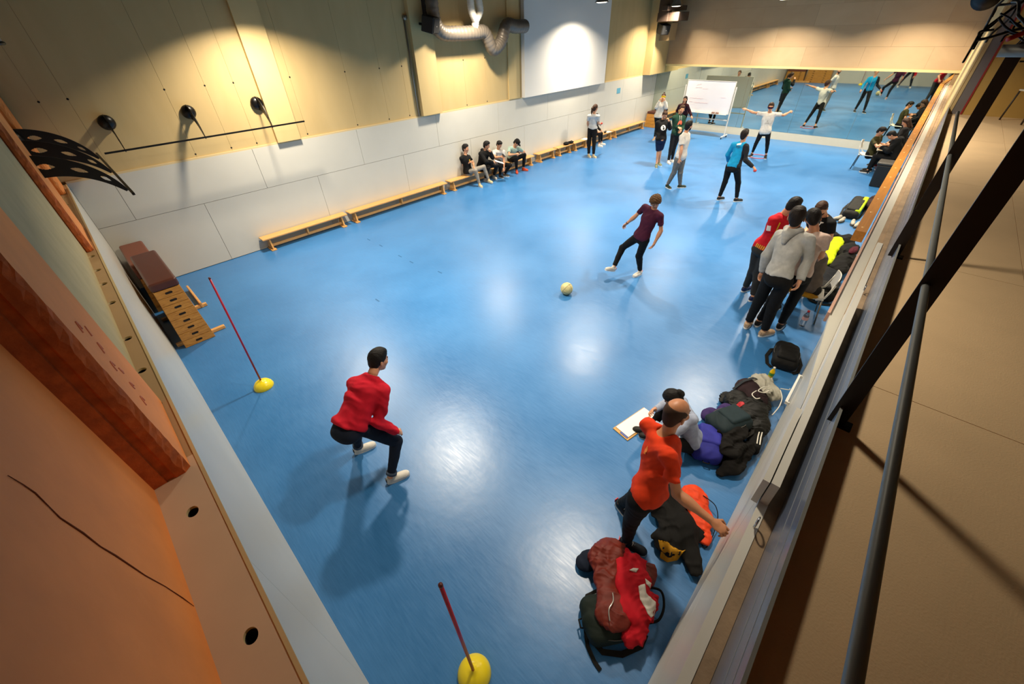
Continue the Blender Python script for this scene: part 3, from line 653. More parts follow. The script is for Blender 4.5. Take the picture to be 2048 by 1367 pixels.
def backpack(label, loc, rz, col, L_=.46, W_=.31, H_=.2, tilt=0, name='backpack', cat='backpack', pocket=None, group=None, roll=0):
    """lies on its back panel; x is the long axis (top handle at +x)"""
    T = thing(name, label, cat, loc, rz, group=group); T.rotation_euler = (roll, -tilt, rz)
    cm = cloth('pack_'+col[1:], col, .7); st = cloth('strap_black', '#15130f', .7)
    sdf_obj('main_bag', [('b', [0, 0, H_/2], I3, [L_/2, W_/2, H_/2], H_*.42, .03), ('e', [L_*.1, 0, H_*.62], I3, [L_*.42, W_*.45, H_*.5], .05)], cm, .012, T, fold=.006, ff=20, seed=len(label))
    sdf_obj('front_pocket', [('b', [-L_*.12, 0, H_*1.02], I3, [L_*.3, W_*.38, .04], .035, .02)], cloth('pocket_'+(pocket or col)[1:], pocket or col, .7), .012, T, fold=.004, ff=24, seed=5)
    m = MB(); z = H_*.8
    m.tube([(L_*.48*math.cos(t), W_*.5*math.sin(t), z+.004) for t in [-1.9+i*.19 for i in range(21)]], .004, 6); m.build('zip', mat('zip_grey', '#55524c', .5), T)
    m = MB(); m.tube([(L_*.47, -.04, H_*.4), (L_*.47+.05, -.03, H_*.45), (L_*.47+.05, .03, H_*.45), (L_*.47, .04, H_*.4)], .008, 8); m.build('handle', st, T)
    for s in (-1, 1):
        m = MB(); m.ribbon([(L_*.42, s*W_*.28, .03), (L_*.3, s*(W_*.5+.02), .03), (0, s*(W_*.5+.06), .015), (-L_*.35, s*(W_*.5+.03), .012), (-L_*.48, s*W_*.4, .02)], .045, .01); m.build('shoulder_strap', st, T)
    return T
def heap(name, label, cat, blobs, col, h=.010, fold=.010, ff=18, seed=1, group=None, extra=None, rough=.85):
    """crumpled garment: blobs = (x,y,z,rx,ry,rz,yaw)"""
    c = np.mean([b[:3] for b in blobs], axis=0); base = (float(c[0]), float(c[1]), 0)
    pr = [('e', b[:3], rot(-b[6]) if len(b) > 6 else I3, [b[3], b[4], b[5]], .05) for b in blobs]
    def post(P, d): return smax(d, -(P[:, 2]-.004), .01)
    T = thing(name, label, cat, base, group=group)
    HEAPFN[name+label] = sdf_obj('cloth', pr, cloth('cloth_'+col[1:], col, rough), h, T, base, fold*1.6, ff, seed, post)[1]; T['_k'] = name+label; return T, base
def extra_part(T, base, name, blobs, col, h=.011, fold=.006, ff=25, seed=2, rough=.85):
    pr = [('e', b[:3], rot(-b[6]) if len(b) > 6 else I3, [b[3], b[4], b[5]], .04) for b in blobs]
    return sdf_obj(name, pr, cloth('cloth_'+col[1:], col, rough), h, T, base, fold, ff, seed)[0]
def cord(T, base, name, pts, r, m_):
    m = MB(); P = []; pts = [V(p)-V(base) for p in pts]
    for a, b, c_, d in zip([pts[0]]+pts, pts, pts[1:], pts[2:]+[pts[-1]]):
        for k in range(8):
            t = k/8; P.append(.5*((2*b)+(-a+c_)*t+(2*a-5*b+4*c_-d)*t*t+(-a+3*b-3*c_+d)*t**3))
    P.append(pts[-1]); m.tube(P, r, 8); return m.build(name, m_, T)
BLK = cloth('black_strap_cloth', '#11100e')
# heap by the near end: dark green backpack under a rust puffer jacket and a red and white training top
G1 = backpack('dark green backpack under the red and rust jackets, strap trailing on the floor', (1.72, .50, 0), 2.5, '#16211b', .52, .38, .2)
def child_of(o, T): o.parent = T; o.matrix_parent_inverse = T.matrix_basis.inverted(); return o
m = MB(); m.ribbon([V((1.60, .62, .05)), V((1.50, .62, .02)), V((1.42, .54, .012)), V((1.375, .44, .01)), V((1.36, .37, .01))], .034, .004); child_of(m.build('loose_strap', BLK), G1)
T1, b1 = heap('puffer_jacket', 'rust coloured puffer jacket crumpled over the dark green backpack', 'jacket', [(2.10, .80, .14, .20, .17, .11, .4), (2.17, .60, .09, .16, .10, .07, .2), (1.92, .70, .20, .14, .13, .07), (1.70, .50, .24, .16, .15, .07, .6), (2.26, .44, .06, .12, .07, .05, -.5), (1.80, .62, .22, .1, .1, .06)], '#6c2418', fold=.010, ff=30, rough=.42)
extra_part(T1, b1, 'lining', [(1.98, .93, .06, .14, .10, .05, .4)], '#0f1a2c')
cord(T1, b1, 'zip', [(1.80, .58, .30), (1.74, .54, .33), (1.66, .53, .335), (1.60, .48, .32)], .006, mat('zip_silver', '#b0aca4', .3, metal=.8))
T2, b2 = heap('training_top', 'bright red training top with white panels thrown over the green backpack', 'top', [(2.14, .60, .20, .17, .12, .06, .6), (2.02, .50, .25, .17, .14, .06, .5), (1.88, .38, .26, .17, .14, .06, .4), (1.73, .30, .17, .15, .10, .08, .2), (1.95, .33, .18, .16, .10, .07), (2.2, .7, .13, .1, .09, .05)], '#b50f20', fold=.009, ff=30, seed=6)
drape(T2, b2, 'white_panel', [[(1.996, 0.447), (2.056, 0.418), (1.992, 0.372), (1.995, 0.281), (1.933, 0.238), (1.866, 0.251), (1.863, 0.286), (1.909, 0.382)]], cloth('panel_white', '#ddd8cf'), .006)
drape(T2, b2, 'white_stripe', [[(2.056, 0.573), (2.103, 0.56), (2.133, 0.522), (2.088, 0.521)], [(2.094, 0.436), (2.108, 0.38), (2.069, 0.369), (2.064, 0.409)]], cloth('panel_white', '#ddd8cf'), .006)
child_of(cord(None, (0, 0, 0), 'handle_loop', [(2.12, .42, .1), (2.18, .30, .12), (2.10, .22, .10), (1.98, .2, .09), (1.90, .25, .08)], .011, BLK), G1)
# black jacket with studded yellow band, orange drawstring bag
T3, b3 = heap('black_jacket', 'black jacket heaped behind the man in orange, yellow studded band on it', 'jacket', [(3.02, .66, .11, .24, .17, .10, .3), (2.84, .46, .11, .22, .18, .10), (2.64, .47, .09, .15, .15, .08), (2.73, .27, .07, .26, .09, .06, -.7), (3.15, .74, .08, .18, .12, .07), (2.9, .3, .06, .16, .08, .05, .4)], '#0b0a09', fold=.011, ff=22, seed=4)
drape(T3, b3, 'yellow_band', [[(2.566, 0.531), (2.522, 0.486), (2.498, 0.443), (2.509, 0.377), (2.591, 0.317), (2.666, 0.299), (2.615, 0.339), (2.561, 0.404), (2.548, 0.459)]], cloth('band_yellow', '#c8901c', .6), .012)
for x, y in [(2.528, 0.459), (2.544, 0.38), (2.608, 0.326)]: drape(T3, b3, 'stud', [[(x+.009*math.cos(a), y+.009*math.sin(a)) for a in [i*PI/3 for i in range(6)]]], BLACKM, .018)
T4, b4 = heap('drawstring_bag', 'neon orange drawstring gym bag with black cord beside the black jacket', 'bag', [(3.28, .48, .07, .17, .15, .06, -.4), (3.12, .34, .07, .16, .13, .06, -.5), (2.97, .23, .05, .10, .08, .045, -.6)], '#e2451c', fold=.007, ff=30, seed=3, rough=.6)
cord(T4, b4, 'drawstring', [(3.34, .42, .12), (3.30, .28, .14), (3.2, .20, .10), (3.06, .17, .05), (2.96, .16, .03), (2.88, .17, .02), (2.9, .21, .015), (2.97, .19, .02)], .005, BLK)
# pile next to the woman on the floor
backpack('bright blue backpack at the front of the pile beside the seated woman', (4.05, .67, 0), .35+PI, '#2a2c86', .50, .34, .2, pocket='#2f3192')
backpack('dark teal backpack lying on top of the pile beside the seated woman', (4.44, .60, .14), 2.7, '#16262b', .48, .36, .17, roll=.12, pocket='#1b2d33')
heap('dark_jacket', 'black brown jacket draped down the front of the pile of backpacks', 'jacket', [(4.30, .50, .25, .20, .15, .06, .3), (4.12, .44, .20, .20, .14, .08), (3.99, .34, .08, .17, .13, .07), (4.25, .30, .10, .18, .10, .10), (3.86, .38, .04, .12, .06, .04, .5)], '#0c0907', fold=.013, ff=22, seed=9)
heap('patterned_bag', 'patterned purple and orange cloth bag peeking out under the teal backpack', 'bag', [(4.52, .84, .10, .13, .10, .09, .4), (4.70, .72, .12, .12, .1, .09)], '#3b2a5e', fold=.008, ff=30, seed=2)
T5, b5 = heap('black_puffer_jacket', 'black quilted puffer jacket in the middle of the pile of bags', 'jacket', [(4.98, .70, .14, .18, .14, .08, .2), (4.90, .48, .16, .22, .19, .12, .1), (4.72, .34, .12, .22, .14, .10), (5.12, .42, .10, .15, .12, .09), (5.0, .82, .06, .15, .08, .05)], '#0b0b08', fold=.011, ff=34, seed=12, rough=.45)
drape(T5, b5, 'red_patch', [[(4.75, .60), (4.80, .66), (4.88, .63), (4.83, .57)]], mat('patch_red', '#b3202a', .6), .005)
T6, b6 = heap('mesh_bag', 'dark plum mesh bag with a grey strap near the far end of the pile', 'bag', [(5.30, .66, .13, .18, .16, .11, .2), (5.16, .50, .15, .15, .14, .10)], '#2b1c20', fold=.006, ff=26, seed=14)
m = MB(); m.ribbon([V(p)-V(b6) for p in ((5.14, .80, .14), (5.25, .74, .25), (5.40, .66, .26), (5.47, .6, .22))], .035, .004, side=(0, .2, 1)); m.build('grey_strap', cloth('strap_grey', '#2f343a'), T6)
T7, b7 = heap('white_gym_bag', 'off-white drawstring bag with loose white cords next to the mesh bag', 'bag', [(5.50, .57, .15, .18, .15, .11, .3), (5.42, .40, .13, .14, .13, .09), (5.28, .44, .25, .08, .06, .03, .4)], '#b3b0a2', fold=.009, ff=28, seed=15)
CW = mat('cord_white', '#d6d2c6', .6)
for i, pts in enumerate(([(5.3, .44, .31), (5.2, .50, .33), (5.12, .52, .31), (5.14, .45, .31), (5.2, .42, .33)], [(5.12, .54, .30), (5.02, .56, .30), (4.97, .50, .3), (5.0, .46, .31)], [(5.4, .32, .25), (5.3, .26, .22), (5.15, .24, .2), (5.05, .25, .16), (5.0, .26, .14)], [(5.5, .33, .2), (5.55, .24, .2), (5.66, .24, .14)])): cord(T7, b7, 'cord', pts, .006, CW)
T = thing('shoe_bag', 'black shoe bag with white trim squeezed between the pile and the wall', 'bag', (4.50, .28, 0), .15)
sdf_obj('bag_body', [('b', [0, 0, .08], I3, [.18, .08, .08], .05, .02)], cloth('shoebag_black', '#11100f'), .012, T, fold=.006, ff=24)
for k in range(2): m = MB(); m.ribbon([(-.12, -.05+.03*k, .166), (.0, -.04+.03*k, .17), (.10, -.04+.03*k, .165)], .012, .004); m.build('white_trim', CW, T)
def bottle(label, loc, r, h, capm, label_m, liq, body=None):
    T = thing('bottle', label, 'bottle', loc); k = r
    m = MB(); m.lathe([(0, 0), (k*.9, 0), (k, .01), (k, h*.28), (k*.9, h*.33), (k, h*.38), (k, h*.6), (k*.85, h*.72), (k*.35, h*.9), (k*.35, h*.93), (0, h*.93)], (0, 0, 0), 24); m.build('bottle_body', body or mat('clear_plastic', '#dfe8ee', .06, trans=.92), T)
    m = MB(); m.lathe([(0, h*.91), (k*.42, h*.91), (k*.42, h), (0, h)], (0, 0, 0), 20); m.build('cap', capm, T)
    m = MB(); m.lathe([(k*1.012, h*.42), (k*1.012, h*.62)], (0, 0, 0), 24); m.build('label_band', label_m, T)
bottle('clear plastic water bottle with red cap on the floor by the white chair', (7.60, .56, 0), .045, .30, mat('cap_red', '#c01a24', .4), mat('label_pink', '#d9a6a0', .5), None)
bottle('small bottle of yellow drink beside the white gym bag', (5.83, .52, 0), .035, .25, mat('cap_white', '#dcd9d0', .4), mat('label_green', '#4c8a2a', .5), None, mat('juice', '#d9b400', .2))
backpack('black bag lying against the wall between the pile and the white chair', (6.42, .50, 0), .2, '#0d0c0b', .56, .34, .2)
# clothes beyond the chair
backpack('black sports bag standing behind the white chair', (8.72, .58, 0), 1.9, '#15130f', .46, .34, .28)
heap('navy_coat', 'dark navy coat heaped at the wall behind the white chair', 'coat', [(9.25, .60, .10, .34, .22, .09, .1), (9.65, .64, .10, .3, .22, .09), (9.0, .55, .08, .22, .17, .07), (9.4, .85, .05, .2, .1, .04, .5)], '#070a12', fold=.015, ff=15, seed=21, h=.015)
heap('neon_jacket', 'bright yellow-green jacket lying on the heap of dark coats', 'jacket', [(11.0, .86, .20, .42, .13, .08, -.1), (10.55, .92, .16, .34, .18, .08, -.2), (10.2, .86, .14, .28, .18, .08), (10.6, 1.02, .08, .36, .12, .05, -.2), (9.75, .80, .06, .18, .10, .05, .3)], '#c3d60a', fold=.011, ff=16, seed=22, h=.015)
heap('black_coat', 'black coat on top of the heap of clothes beside the neon jacket', 'coat', [(10.3, .56, .17, .42, .17, .13, .1), (10.9, .60, .17, .38, .18, .13, .1), (9.95, .56, .14, .25, .17, .11)], '#080706', fold=.015, ff=15, seed=23, h=.015)
heap('dark_hat_coat', 'crumpled black jacket forming the far edge of the heap of clothes', 'jacket', [(11.45, .98, .13, .36, .17, .10, -.2), (11.5, .75, .14, .25, .16, .12)], '#0c0a08', fold=.013, ff=17, seed=24, h=.015)
heap('maroon_scarf', 'maroon scarf tucked into the heap of dark coats', 'scarf', [(10.6, .52, .31, .2, .07, .05, .1)], '#4a1222', fold=.006, ff=30, seed=25)
G3 = backpack('long black and lime green bag lying on the floor towards the bin', (14.1, 1.05, 0), .02, '#151512', 1.5, .34, .2, pocket='#1e1e1a')
T = G3; sdf_obj('lime_side', [('b', [.0, -.11, .17], I3, [.66, .065, .06], .04, .02)], cloth('lime', '#a4c01c'), .014, T, fold=.006, ff=18)
SHW = cloth('shoe_pale', '#b5ae9f'); 
for i, (x, y, a) in enumerate(((13.15, 1.23, 2.6), (13.05, 1.12, 2.9), (13.02, .88, 3.3), (12.92, .78, 3.0))):
    T = thing('trainer', ('grey and white trainer left of the lime bag\'s end', 'pale trainer nearest the black and lime bag', 'off-white trainer right of the lime bag\'s end', 'outermost pale trainer beside the lime bag')[i], 'shoe', (x, y, 0), a, 'spare trainers by the lime bag')
    sdf_obj('upper', [('e', [0, 0, .05], I3, [.13, .045, .04], .02), ('e', [-.07, 0, .07], I3, [.05, .04, .05], .02)], SHW, .012, T); m = MB(); m.prism([(.145*math.cos(t), .05*math.sin(t), 0) for t in [2*PI*k/16 for k in range(16)]], (0, 0, .022)); m.build('sole', mat('sole_dark', '#3b3833', .7), T)
heap('maroon_bag', 'dark maroon bag beside the lime green bag, against the wall', 'bag', [(14.6, .80, .14, .4, .13, .11), (15.1, .78, .1, .2, .12, .09)], '#2a1a1c', fold=.012, ff=18, seed=27, h=.016)
# bench clutter
heap('folded_clothes', 'small heap of black clothes lying on the wooden bench', 'clothes', [(14.45, 10.98, .37, .16, .1, .06), (14.75, 10.98, .37, .14, .1, .05)], '#0c0b0a', fold=.008, ff=24, seed=30)
sheet('white paper on the bench just left of the girl with the ponytail', (15.75, 10.98, .321), .1, .25, .34)
sheet('white paper on the bench to the right of the girl with the ponytail', (17.45, 10.98, .321), -.1, .2, .3)
m = MB(); m.tube([(17.15, 10.95, .36), (17.3, 11.0, .36)], .04, 16); tag(m.build('dark_flask', mat('flask', '#22201e', .4)), 'small dark flask lying on the bench beside the white paper', 'flask')
# clipboard folder on the floor
T = thing('clipboard', 'wooden clipboard with white papers on the floor before the seated woman', 'clipboard', (3.83, 1.50, 0), math.atan2(1.34-1.45, 4.14-3.54)+.0)
m = MB(); m.box(-.30, .30, -.125, .125, .0, .014); m.build('board', wood('clip_wood', '#c89c58', '#b98a48', (3, 12, 1), .5), T, bevel=.003)
m = MB(); m.box(-.26, .29, -.10, .11, .014, .026); m.build('papers', mat('paper', '#e2e0dc', .7), T)
m = MB(); m.box(-.285, -.26, -.10, .02, .014, .02); m.build('blue_folder', mat('folder_blue', '#4b5a9c', .5), T)
# boards, eye bolts, bracket on the right-hand wall
m = MB(); m.box(1.94, 4.3, -.04, -.002, H, 2.36, skew=sk); m.build('w'); o = bpy.context.scene.collection.objects['w']; o.name = 'white_board'; o.data.materials.append(WHITE); tag(o, 'long white board standing on edge on the wall top, the longer of the two', 'board')
m = MB(); m.box(1.93, 2.55, .004, .034, 2.18, 2.365, skew=sk); o = m.build('white_board', WHITE); tag(o, 'short white board standing on edge in front of the longer one', 'board')
def eyebolt(label, x, y, z):
    T = thing('eye_bolt', label, 'bolt', (x, y, z), group='steel eye bolts'); cm = mat('chrome', '#b9b7b2', .2, metal=1)
    m = MB(); m.tube([(.026*math.cos(t), .0, .045+.03*math.sin(t)) for t in [2*PI*i/20 for i in range(20)]], .0045, 8, closed=True); m.build('ring', cm, T)
    m = MB(); m.tube([(0, 0, -.0), (0, 0, .018)], .005, 8); m.build('shank', cm, T)
eyebolt('steel eye bolt screwed into the white lath near the picture bottom', 1.78, .035, H+.004)
eyebolt('steel eye bolt in the white lath near the heap of dark coats', 4.6, .10, H+.01)
T = thing('wall_rail', 'slim white bracket rail on the laminate wall above the pile of bags', 'bracket', (5.05, rw(5.05)+.004, .62), math.atan(.033))
m = MB(); m.box(-.3, .3, .02, .045, 0, .012); m.box(-.3, -.285, .0, .045, -.03, .012); m.box(.285, .3, .0, .045, -.03, .012); m.build('rail', mat('clear_white', '#d7d6cf', .3), T, bevel=.004)
# wooden beam on the right wall
T = thing('wooden_beam', 'long orange-brown wooden beam with round screw caps along the right-hand wall top', 'beam', (13.7, 0, H)); 
m = MB(); x0, x1 = 6.15, L-.03; m.box(x0-13.7, x1-13.7, .125+13.7*.033, .235+13.7*.033, -.12, .0, skew=sk); m.build('beam', wood('beam_wood', '#b9792a', '#a56a22', (.6, 10, 10), .5), T)
m = MB()
for k in range(26):
    x = 6.3+k*.6; m.lathe([(0, .003), (.014, .002), (.016, 0)], (x-13.7, .18+.033*x, .0), 12)
m.build('screw_caps', mat('cap_pale', '#d8a860', .4), T)
# gallery clutter top right
T = thing('cable_tangle', 'tangle of black cables hanging over the gallery rail at the top right', 'cables', (4.6, .12, 3.95)); rnd = random.Random(5)
for k in range(46):
    p = V((rnd.uniform(-.35, .3), rnd.uniform(-.5, .10), rnd.uniform(.02, .3))); pts = [p]; d = V((rnd.uniform(-.6, .6), rnd.uniform(-.9, .9), rnd.uniform(-.7, .1))).normalized()
    for i in range(6):
        d = (d+V((rnd.uniform(-.5, .5), rnd.uniform(-.5, .5), rnd.uniform(-.45, .35)))).normalized(); q = pts[-1]+d*.06; q.y = min(q.y, .13); q.z = max(q.z, -.06); pts.append(q)
    cord(T, (0, 0, 0), 'cable', pts, rnd.uniform(.004, .008), BLACKM)
cord(T, (0, 0, 0), 'red_cable', [(-.3, -.0, .05), (-.2, -.1, .1), (.0, -.2, .12), (.2, -.35, .2), (.3, -.5, .3)], .013, mat('cable_red', '#a01a12', .5))
m = MB(); m.tube([(4.35, .125, 3.945), (4.35, -.6, 3.945)], .03, 16); tag(m.build('grey_tube', mat('grey_tube', '#7c7f7c', .45, metal=.25)), 'thick grey tube end below the cable tangle at the top right', 'tube')
# ------------------------------------------------------------------ people
SKIN = mat('skin', '#c98f6b', .5, var=.08, vscale=30); SKIN2 = mat('skin_tan', '#b87d58', .5, var=.08, vscale=30)
EYEW = mat('eye_white', '#a9978c', .4); EYED = mat('eye_dark', '#1c120c', .2); LIP = mat('lips', '#9c5548', .5)
def frame(J):
    a = {k: np.array(v, float) for k, v in J.items() if k not in ('s', 'f', 'tL', 'tR')}
    return a
def lerp(a, b, t): return a+(b-a)*t
def head_axes(J, yaw, pitch):
    up0 = unit(unit(J['H']-J['N'])*.6+np.array([0, 0, 1.])); f = np.array([*J['f'][:2], 0.]); a = math.radians(yaw)
    f = np.array([f[0]*math.cos(a)-f[1]*math.sin(a), f[0]*math.sin(a)+f[1]*math.cos(a), 0]); f = unit(f-up0*(f@up0))
    p = math.radians(pitch); f, up = f*math.cos(p)-up0*math.sin(p), up0*math.cos(p)+f*math.sin(p)
    return np.cross(up, f), f, up          # lateral (left), forward, up
def person(name, label, J0, top, bottom, shoes, hair, yaw=0, pitch=8, g=1.0, h=.014, sleeve='long', topstyle='shirt', legs='long', loose=.012, tl=.014, hairstyle='short',
           curl=(.35, .35), fem=False, beard=False, skin=None, sole=None, headh=None, handdir={}, group=None, base=None, soft=0, seatcut=None, topname=None, pitchfoot={}, hem=-.03, cuff=None, rsleeve=None, heelm=None, top_side=None):
    skin = skin or SKIN; s = J0['s']; J = frame(J0); J['f'] = J0['f']; near = h < .013; headh = headh or (.0058 if near else .0075)
    P_, N_, H_ = J['P'], J['N'], J['H']; up = unit(N_-P_)
    ll = unit(J['Lh']-J['Rh']); ls = unit(J['Ls']-J['Rs']); ll = unit(ll-up*(ll@up)); ls = unit(ls-up*(ls@up))
    fl_ = np.cross(ll, up); fs = np.cross(ls, up); lm = unit(ll+ls); fm = np.cross(lm, up)
    base = base or ((J['La'][0]+J['Ra'][0])/2, (J['La'][1]+J['Ra'][1])/2, 0)
    T = thing('person', label, 'person', base, group=group)
    w = .95 if fem else 1.0
    def torso(t, hip=True, a=0.0):
        r = s*g
        L = [('e', P_+up*.02*s, [ll, fl_, up], [.160*r*(1.04 if fem else 1)+t, .108*r+t, .115*s+t], .05),
             ('e', lerp(P_, N_, .36), [lm, fm, up], [.132*r*w+t, .092*r+t, .15*s+t], .07),
             ('e', lerp(P_, N_, .68)+fs*.008*s, [ls, fs, up], [.158*r*w+t, .108*r*w+t, .17*s+t], .07),
             ('c', J['Ls']-ls*.03*s-up*.012*s, J['Rs']+ls*.03*s-up*.012*s, .046*s*w+t*.75, .046*s*w+t*.75, .06),
             ('c', N_-up*.010*s, J['Ls']-ls*.02*s-up*.012*s, .050*s+t*.5, .040*s+t*.7, .04), ('c', N_-up*.010*s, J['Rs']+ls*.02*s-up*.012*s, .050*s+t*.5, .040*s+t*.7, .04)]
        if fem:
            for q in (-1, 1): L.append(('e', lerp(P_, N_, .66)+fs*.085*s+ls*q*.06*s, [ls, fs, up], [.05*s+t, .045*s+t, .05*s+t], .04))
        return L
    # ---- skin: one continuous body
    HL, HF, HU = head_axes(J, yaw, pitch); R = [HL, HF, HU]
    def hp(l, f, u): return H_+(HL*l+HF*f+HU*u)*s
    neck = [('c', N_-up*.04*s, hp(0, -.014, -.055), .051*s*w, .046*s*w, .03)]
    body = torso(-.022)+neck
    ua, ub, uc = .036*s*w, .036*s*w, .026*s*w
    for q in 'LR':
        S_, E_, W_ = J[q+'s'], J[q+'e'], J[q+'w']
        body += [('c', S_, E_, ua*1.08, ub, .02), ('c', E_, W_, ub*1.02, uc, .012), ('e', lerp(E_, W_, .28), [unit(W_-E_), unit(np.cross(W_-E_, [0, 0, 1])), unit(np.cross(np.cross(W_-E_, [0, 0, 1]), W_-E_))], [.09*s, .041*s*w, .041*s*w], .02)]
        K_, A_, Hh = J[q+'k'], J[q+'a'], J[q+'h']
        kr = .050 if legs == 'short' else .040; body += [('c', Hh, K_, .058*s*g, kr*s, .03), ('c', K_, A_, kr*.95*s, .032*s, .02), ('c', lerp(K_, A_, .15)-fm*.010, lerp(K_, A_, .5), kr*s, .034*s, .03), ('c', A_, A_-np.array([0, 0, .03*s]), .034*s, .032*s, .02)]
    if legs == 'long': body = [p for p in body]
    lo, hi = bounds(body, .03); v, f = surfnet(union(body), lo, hi, h*1.15); parts = [(v, f, 0)]
    # ---- head with a face
    hd = [('e', hp(0, -.004, .028), R, np.array([.074, .094, .092])*s, .02), ('e', hp(0, .026, -.04), R, np.array([.055, .062, .074])*s, .03),
          ('e', hp(0, .060, -.092), R, np.array([.024, .022, .02])*s, .025), ('c', hp(0, .088, .012), hp(0, .103, -.028), .0075*s, .012*s, .012),
          ('c', hp(.034, .082, .026), hp(-.034, .082, .026), .0105*s, .0105*s, .012), ('c', hp(.017, .083, -.060), hp(-.017, .083, -.060), .0095*s, .0095*s, .008),
          ('e', hp(.045, .06, -.018), R, np.array([.02, .022, .02])*s, .02), ('e', hp(-.045, .06, -.018), R, np.array([.02, .022, .02])*s, .02)]
    for q in (-1, 1): hd.append(('e', hp(.077*q, -.008, -.008), [unit(HL+HF*.35*q), unit(HF-HL*.35*q), HU], np.array([.0085, .019, .031])*s, .006))
    hd.append(('c', hp(0, -.012, -.03), lerp(N_, H_, .25), .047*s*w, .050*s*w, .03))
    fh = union(hd)
    def headfn(P):
        d = fh(P)
        for q in (-1, 1): d = smax(d, -(np.linalg.norm(P-A3(hp(.031*q, .104, .004)), axis=1)-.0165*s), .01)
        return d
    lo, hi = bounds(hd, .02); v, f = surfnet(headfn, lo, hi, headh)
    fc = v[f].mean(1); q = (fc-H_)@np.array(R).T/s
    mi = np.zeros(len(f), int)
    mi[(np.abs(q[:, 0]) < .024) & (np.abs(q[:, 2]+.060) < .0085) & (q[:, 1] > .075)] = 1
    mi[(np.abs(np.abs(q[:, 0])-.032) < .016) & (np.abs(q[:, 2]-.031) < (.0045 if near else .0035)) & (q[:, 1] > .06)] = 3
    parts.append((v, f, mi))
    def ball(c, r, m, sc=(1, 1, 1)):
        vv = []; ff = []; n = 8; k = 6
        for i in range(k+1):
            for j in range(n):
                t = PI*i/k; p = 2*PI*j/n; vv.append(np.array(c)+r*(HL*math.sin(t)*math.cos(p)*sc[0]+HU*math.sin(t)*math.sin(p)*sc[2]+HF*math.cos(t)*sc[1]))
        for i in range(k):
            for j in range(n): ff.append([i*n+j, i*n+(j+1) % n, (i+1)*n+(j+1) % n, (i+1)*n+j])
        parts.append((np.array(vv), np.array(ff), m))
    for qq in (-1, 1):
        ball(hp(.031*qq, .0845, .004), .0110*s, 4, (1.15, 1, .62)); ball(hp(.031*qq, .0915, .004), .0068*s, 2, (1, .7, .95))
    # ---- hands with five fingers
    hh = .0052 if near else .0082
    for qi, q in enumerate('LR'):
        E_, W_ = J[q+'e'], J[q+'w']; d = unit(handdir.get(q, W_-E_)); out = (W_-P_); out = unit(out-d*(out@d))
        if q+'n' in handdir: out = unit(handdir[q+'n']); out = unit(out-d*(out@d))
        sd = np.cross(d, out)
        if q+'t' in handdir: sd = sd if sd@np.array(handdir[q+'t']) > 0 else -sd
        elif sd@fm+.3*sd[2] < 0: sd = -sd
        c = curl[qi]; k = .98*s; fr = max(.0085*k, hh*.95)
        def hpnt(a, b, n_): return W_+(d*a+sd*b+out*n_)*k
        hn = [('e', hpnt(.048, 0, 0), [d, sd, out], [.052*k, .040*k, .0165*k], .01), ('c', W_-d*.05, W_+d*.03, .027*s, .023*s, .015)]
        for fi, (bb, ln) in enumerate(((.030, .070), (.0102, .079), (-.0102, .074), (-.029, .058))):
            p0 = hpnt(.082-abs(bb)*.25, bb, 0); a = c*(.75+.12*fi); sp = sd*bb*2.2
            d1 = unit(d*math.cos(a)-out*math.sin(a)+sp); a2 = a+c*1.5; d2 = unit(d*math.cos(a2)-out*math.sin(a2)+sp*.6)
            p1 = p0+d1*ln*.5*k; p2 = p1+d2*ln*.5*k
            hn += [('c', p0, p1, fr*1.1, fr, .004), ('c', p1, p2, fr, fr*.85, .003)]
        t0 = hpnt(.022, .026, -.002); t1 = t0+unit(d*.65+sd*.8-out*.25)*.042*k; t2 = t1+unit(d*.9+sd*(.35-c*.5)-out*(.2+c*.6))*.032*k
        hn += [('c', t0, t1, fr*1.35, fr*1.12, .006), ('c', t1, t2, fr*1.12, fr*.95, .003)]
        lo, hi = bounds(hn, .012); v, f = surfnet(union(hn), lo, hi, hh); parts.append((v, f, 0))
    hairm = hair if hair is not None else EYED
    bo = np_obj('body', parts, [skin, LIP, EYED, hairm if hair is not None else mat('hair_grey', '#2a211b'), EYEW], T, base)
    # ---- hair
    def L3(P): return (P-A3(H_))@A3(R).T/s
    if hair is not None:
        t = {'short': .010, 'curly': .022, 'bald': .0025, 'long': .016, 'pony': .010, 'bun': .010, 'quiff': .014}[hairstyle]
        hl = [('e', hp(0, -.006, .030), R, (np.array([.074, .094, .092])+t)*s, .02), ('e', hp(0, -.048, -.040), R, np.array([.052+t*.5, .042+t*.5, .058])*s, .03)]
        if hairstyle in ('quiff', 'curly', 'short'): hl.append(('e', hp(0, .03, .098), R, np.array([.055, .055, .026+t*.6])*s, .03))
        if hairstyle == 'long':
            for qq in (-1, 1): hl.append(('c', hp(.058*qq, -.045, 0), hp(.07*qq, -.03, -.2), .036*s, .026*s, .03))
            hl.append(('c', hp(0, -.07, 0), hp(0, -.085, -.22), .05*s, .035*s, .03))
        cutl = -.035 if hairstyle in ('long',) else -.055
        def hpost(P, d):
            q = L3(P); line = np.interp(q[:, 1], [-.11, -.05, -.02, .01, .03, .05, .075, .12], [-.12, -.11, -.04, .0, .02, .05, .068, .076] if hairstyle not in ('long', 'pony', 'bun') else [-.3, -.3, -.1, .0, .02, .05, .075, .085])
            d = smax(d, (line-q[:, 2])*.7*s, .006)
            if hairstyle == 'bald': d = np.maximum(d, (q[:, 2]-np.interp(q[:, 1], [-.1, 0, .05], [.095, .07, .02]))*s)
            return d-noise(P, {'curly': 150, 'bald': 40}.get(hairstyle, 90), 3)*{'curly': .007, 'bald': 0}.get(hairstyle, .0025)
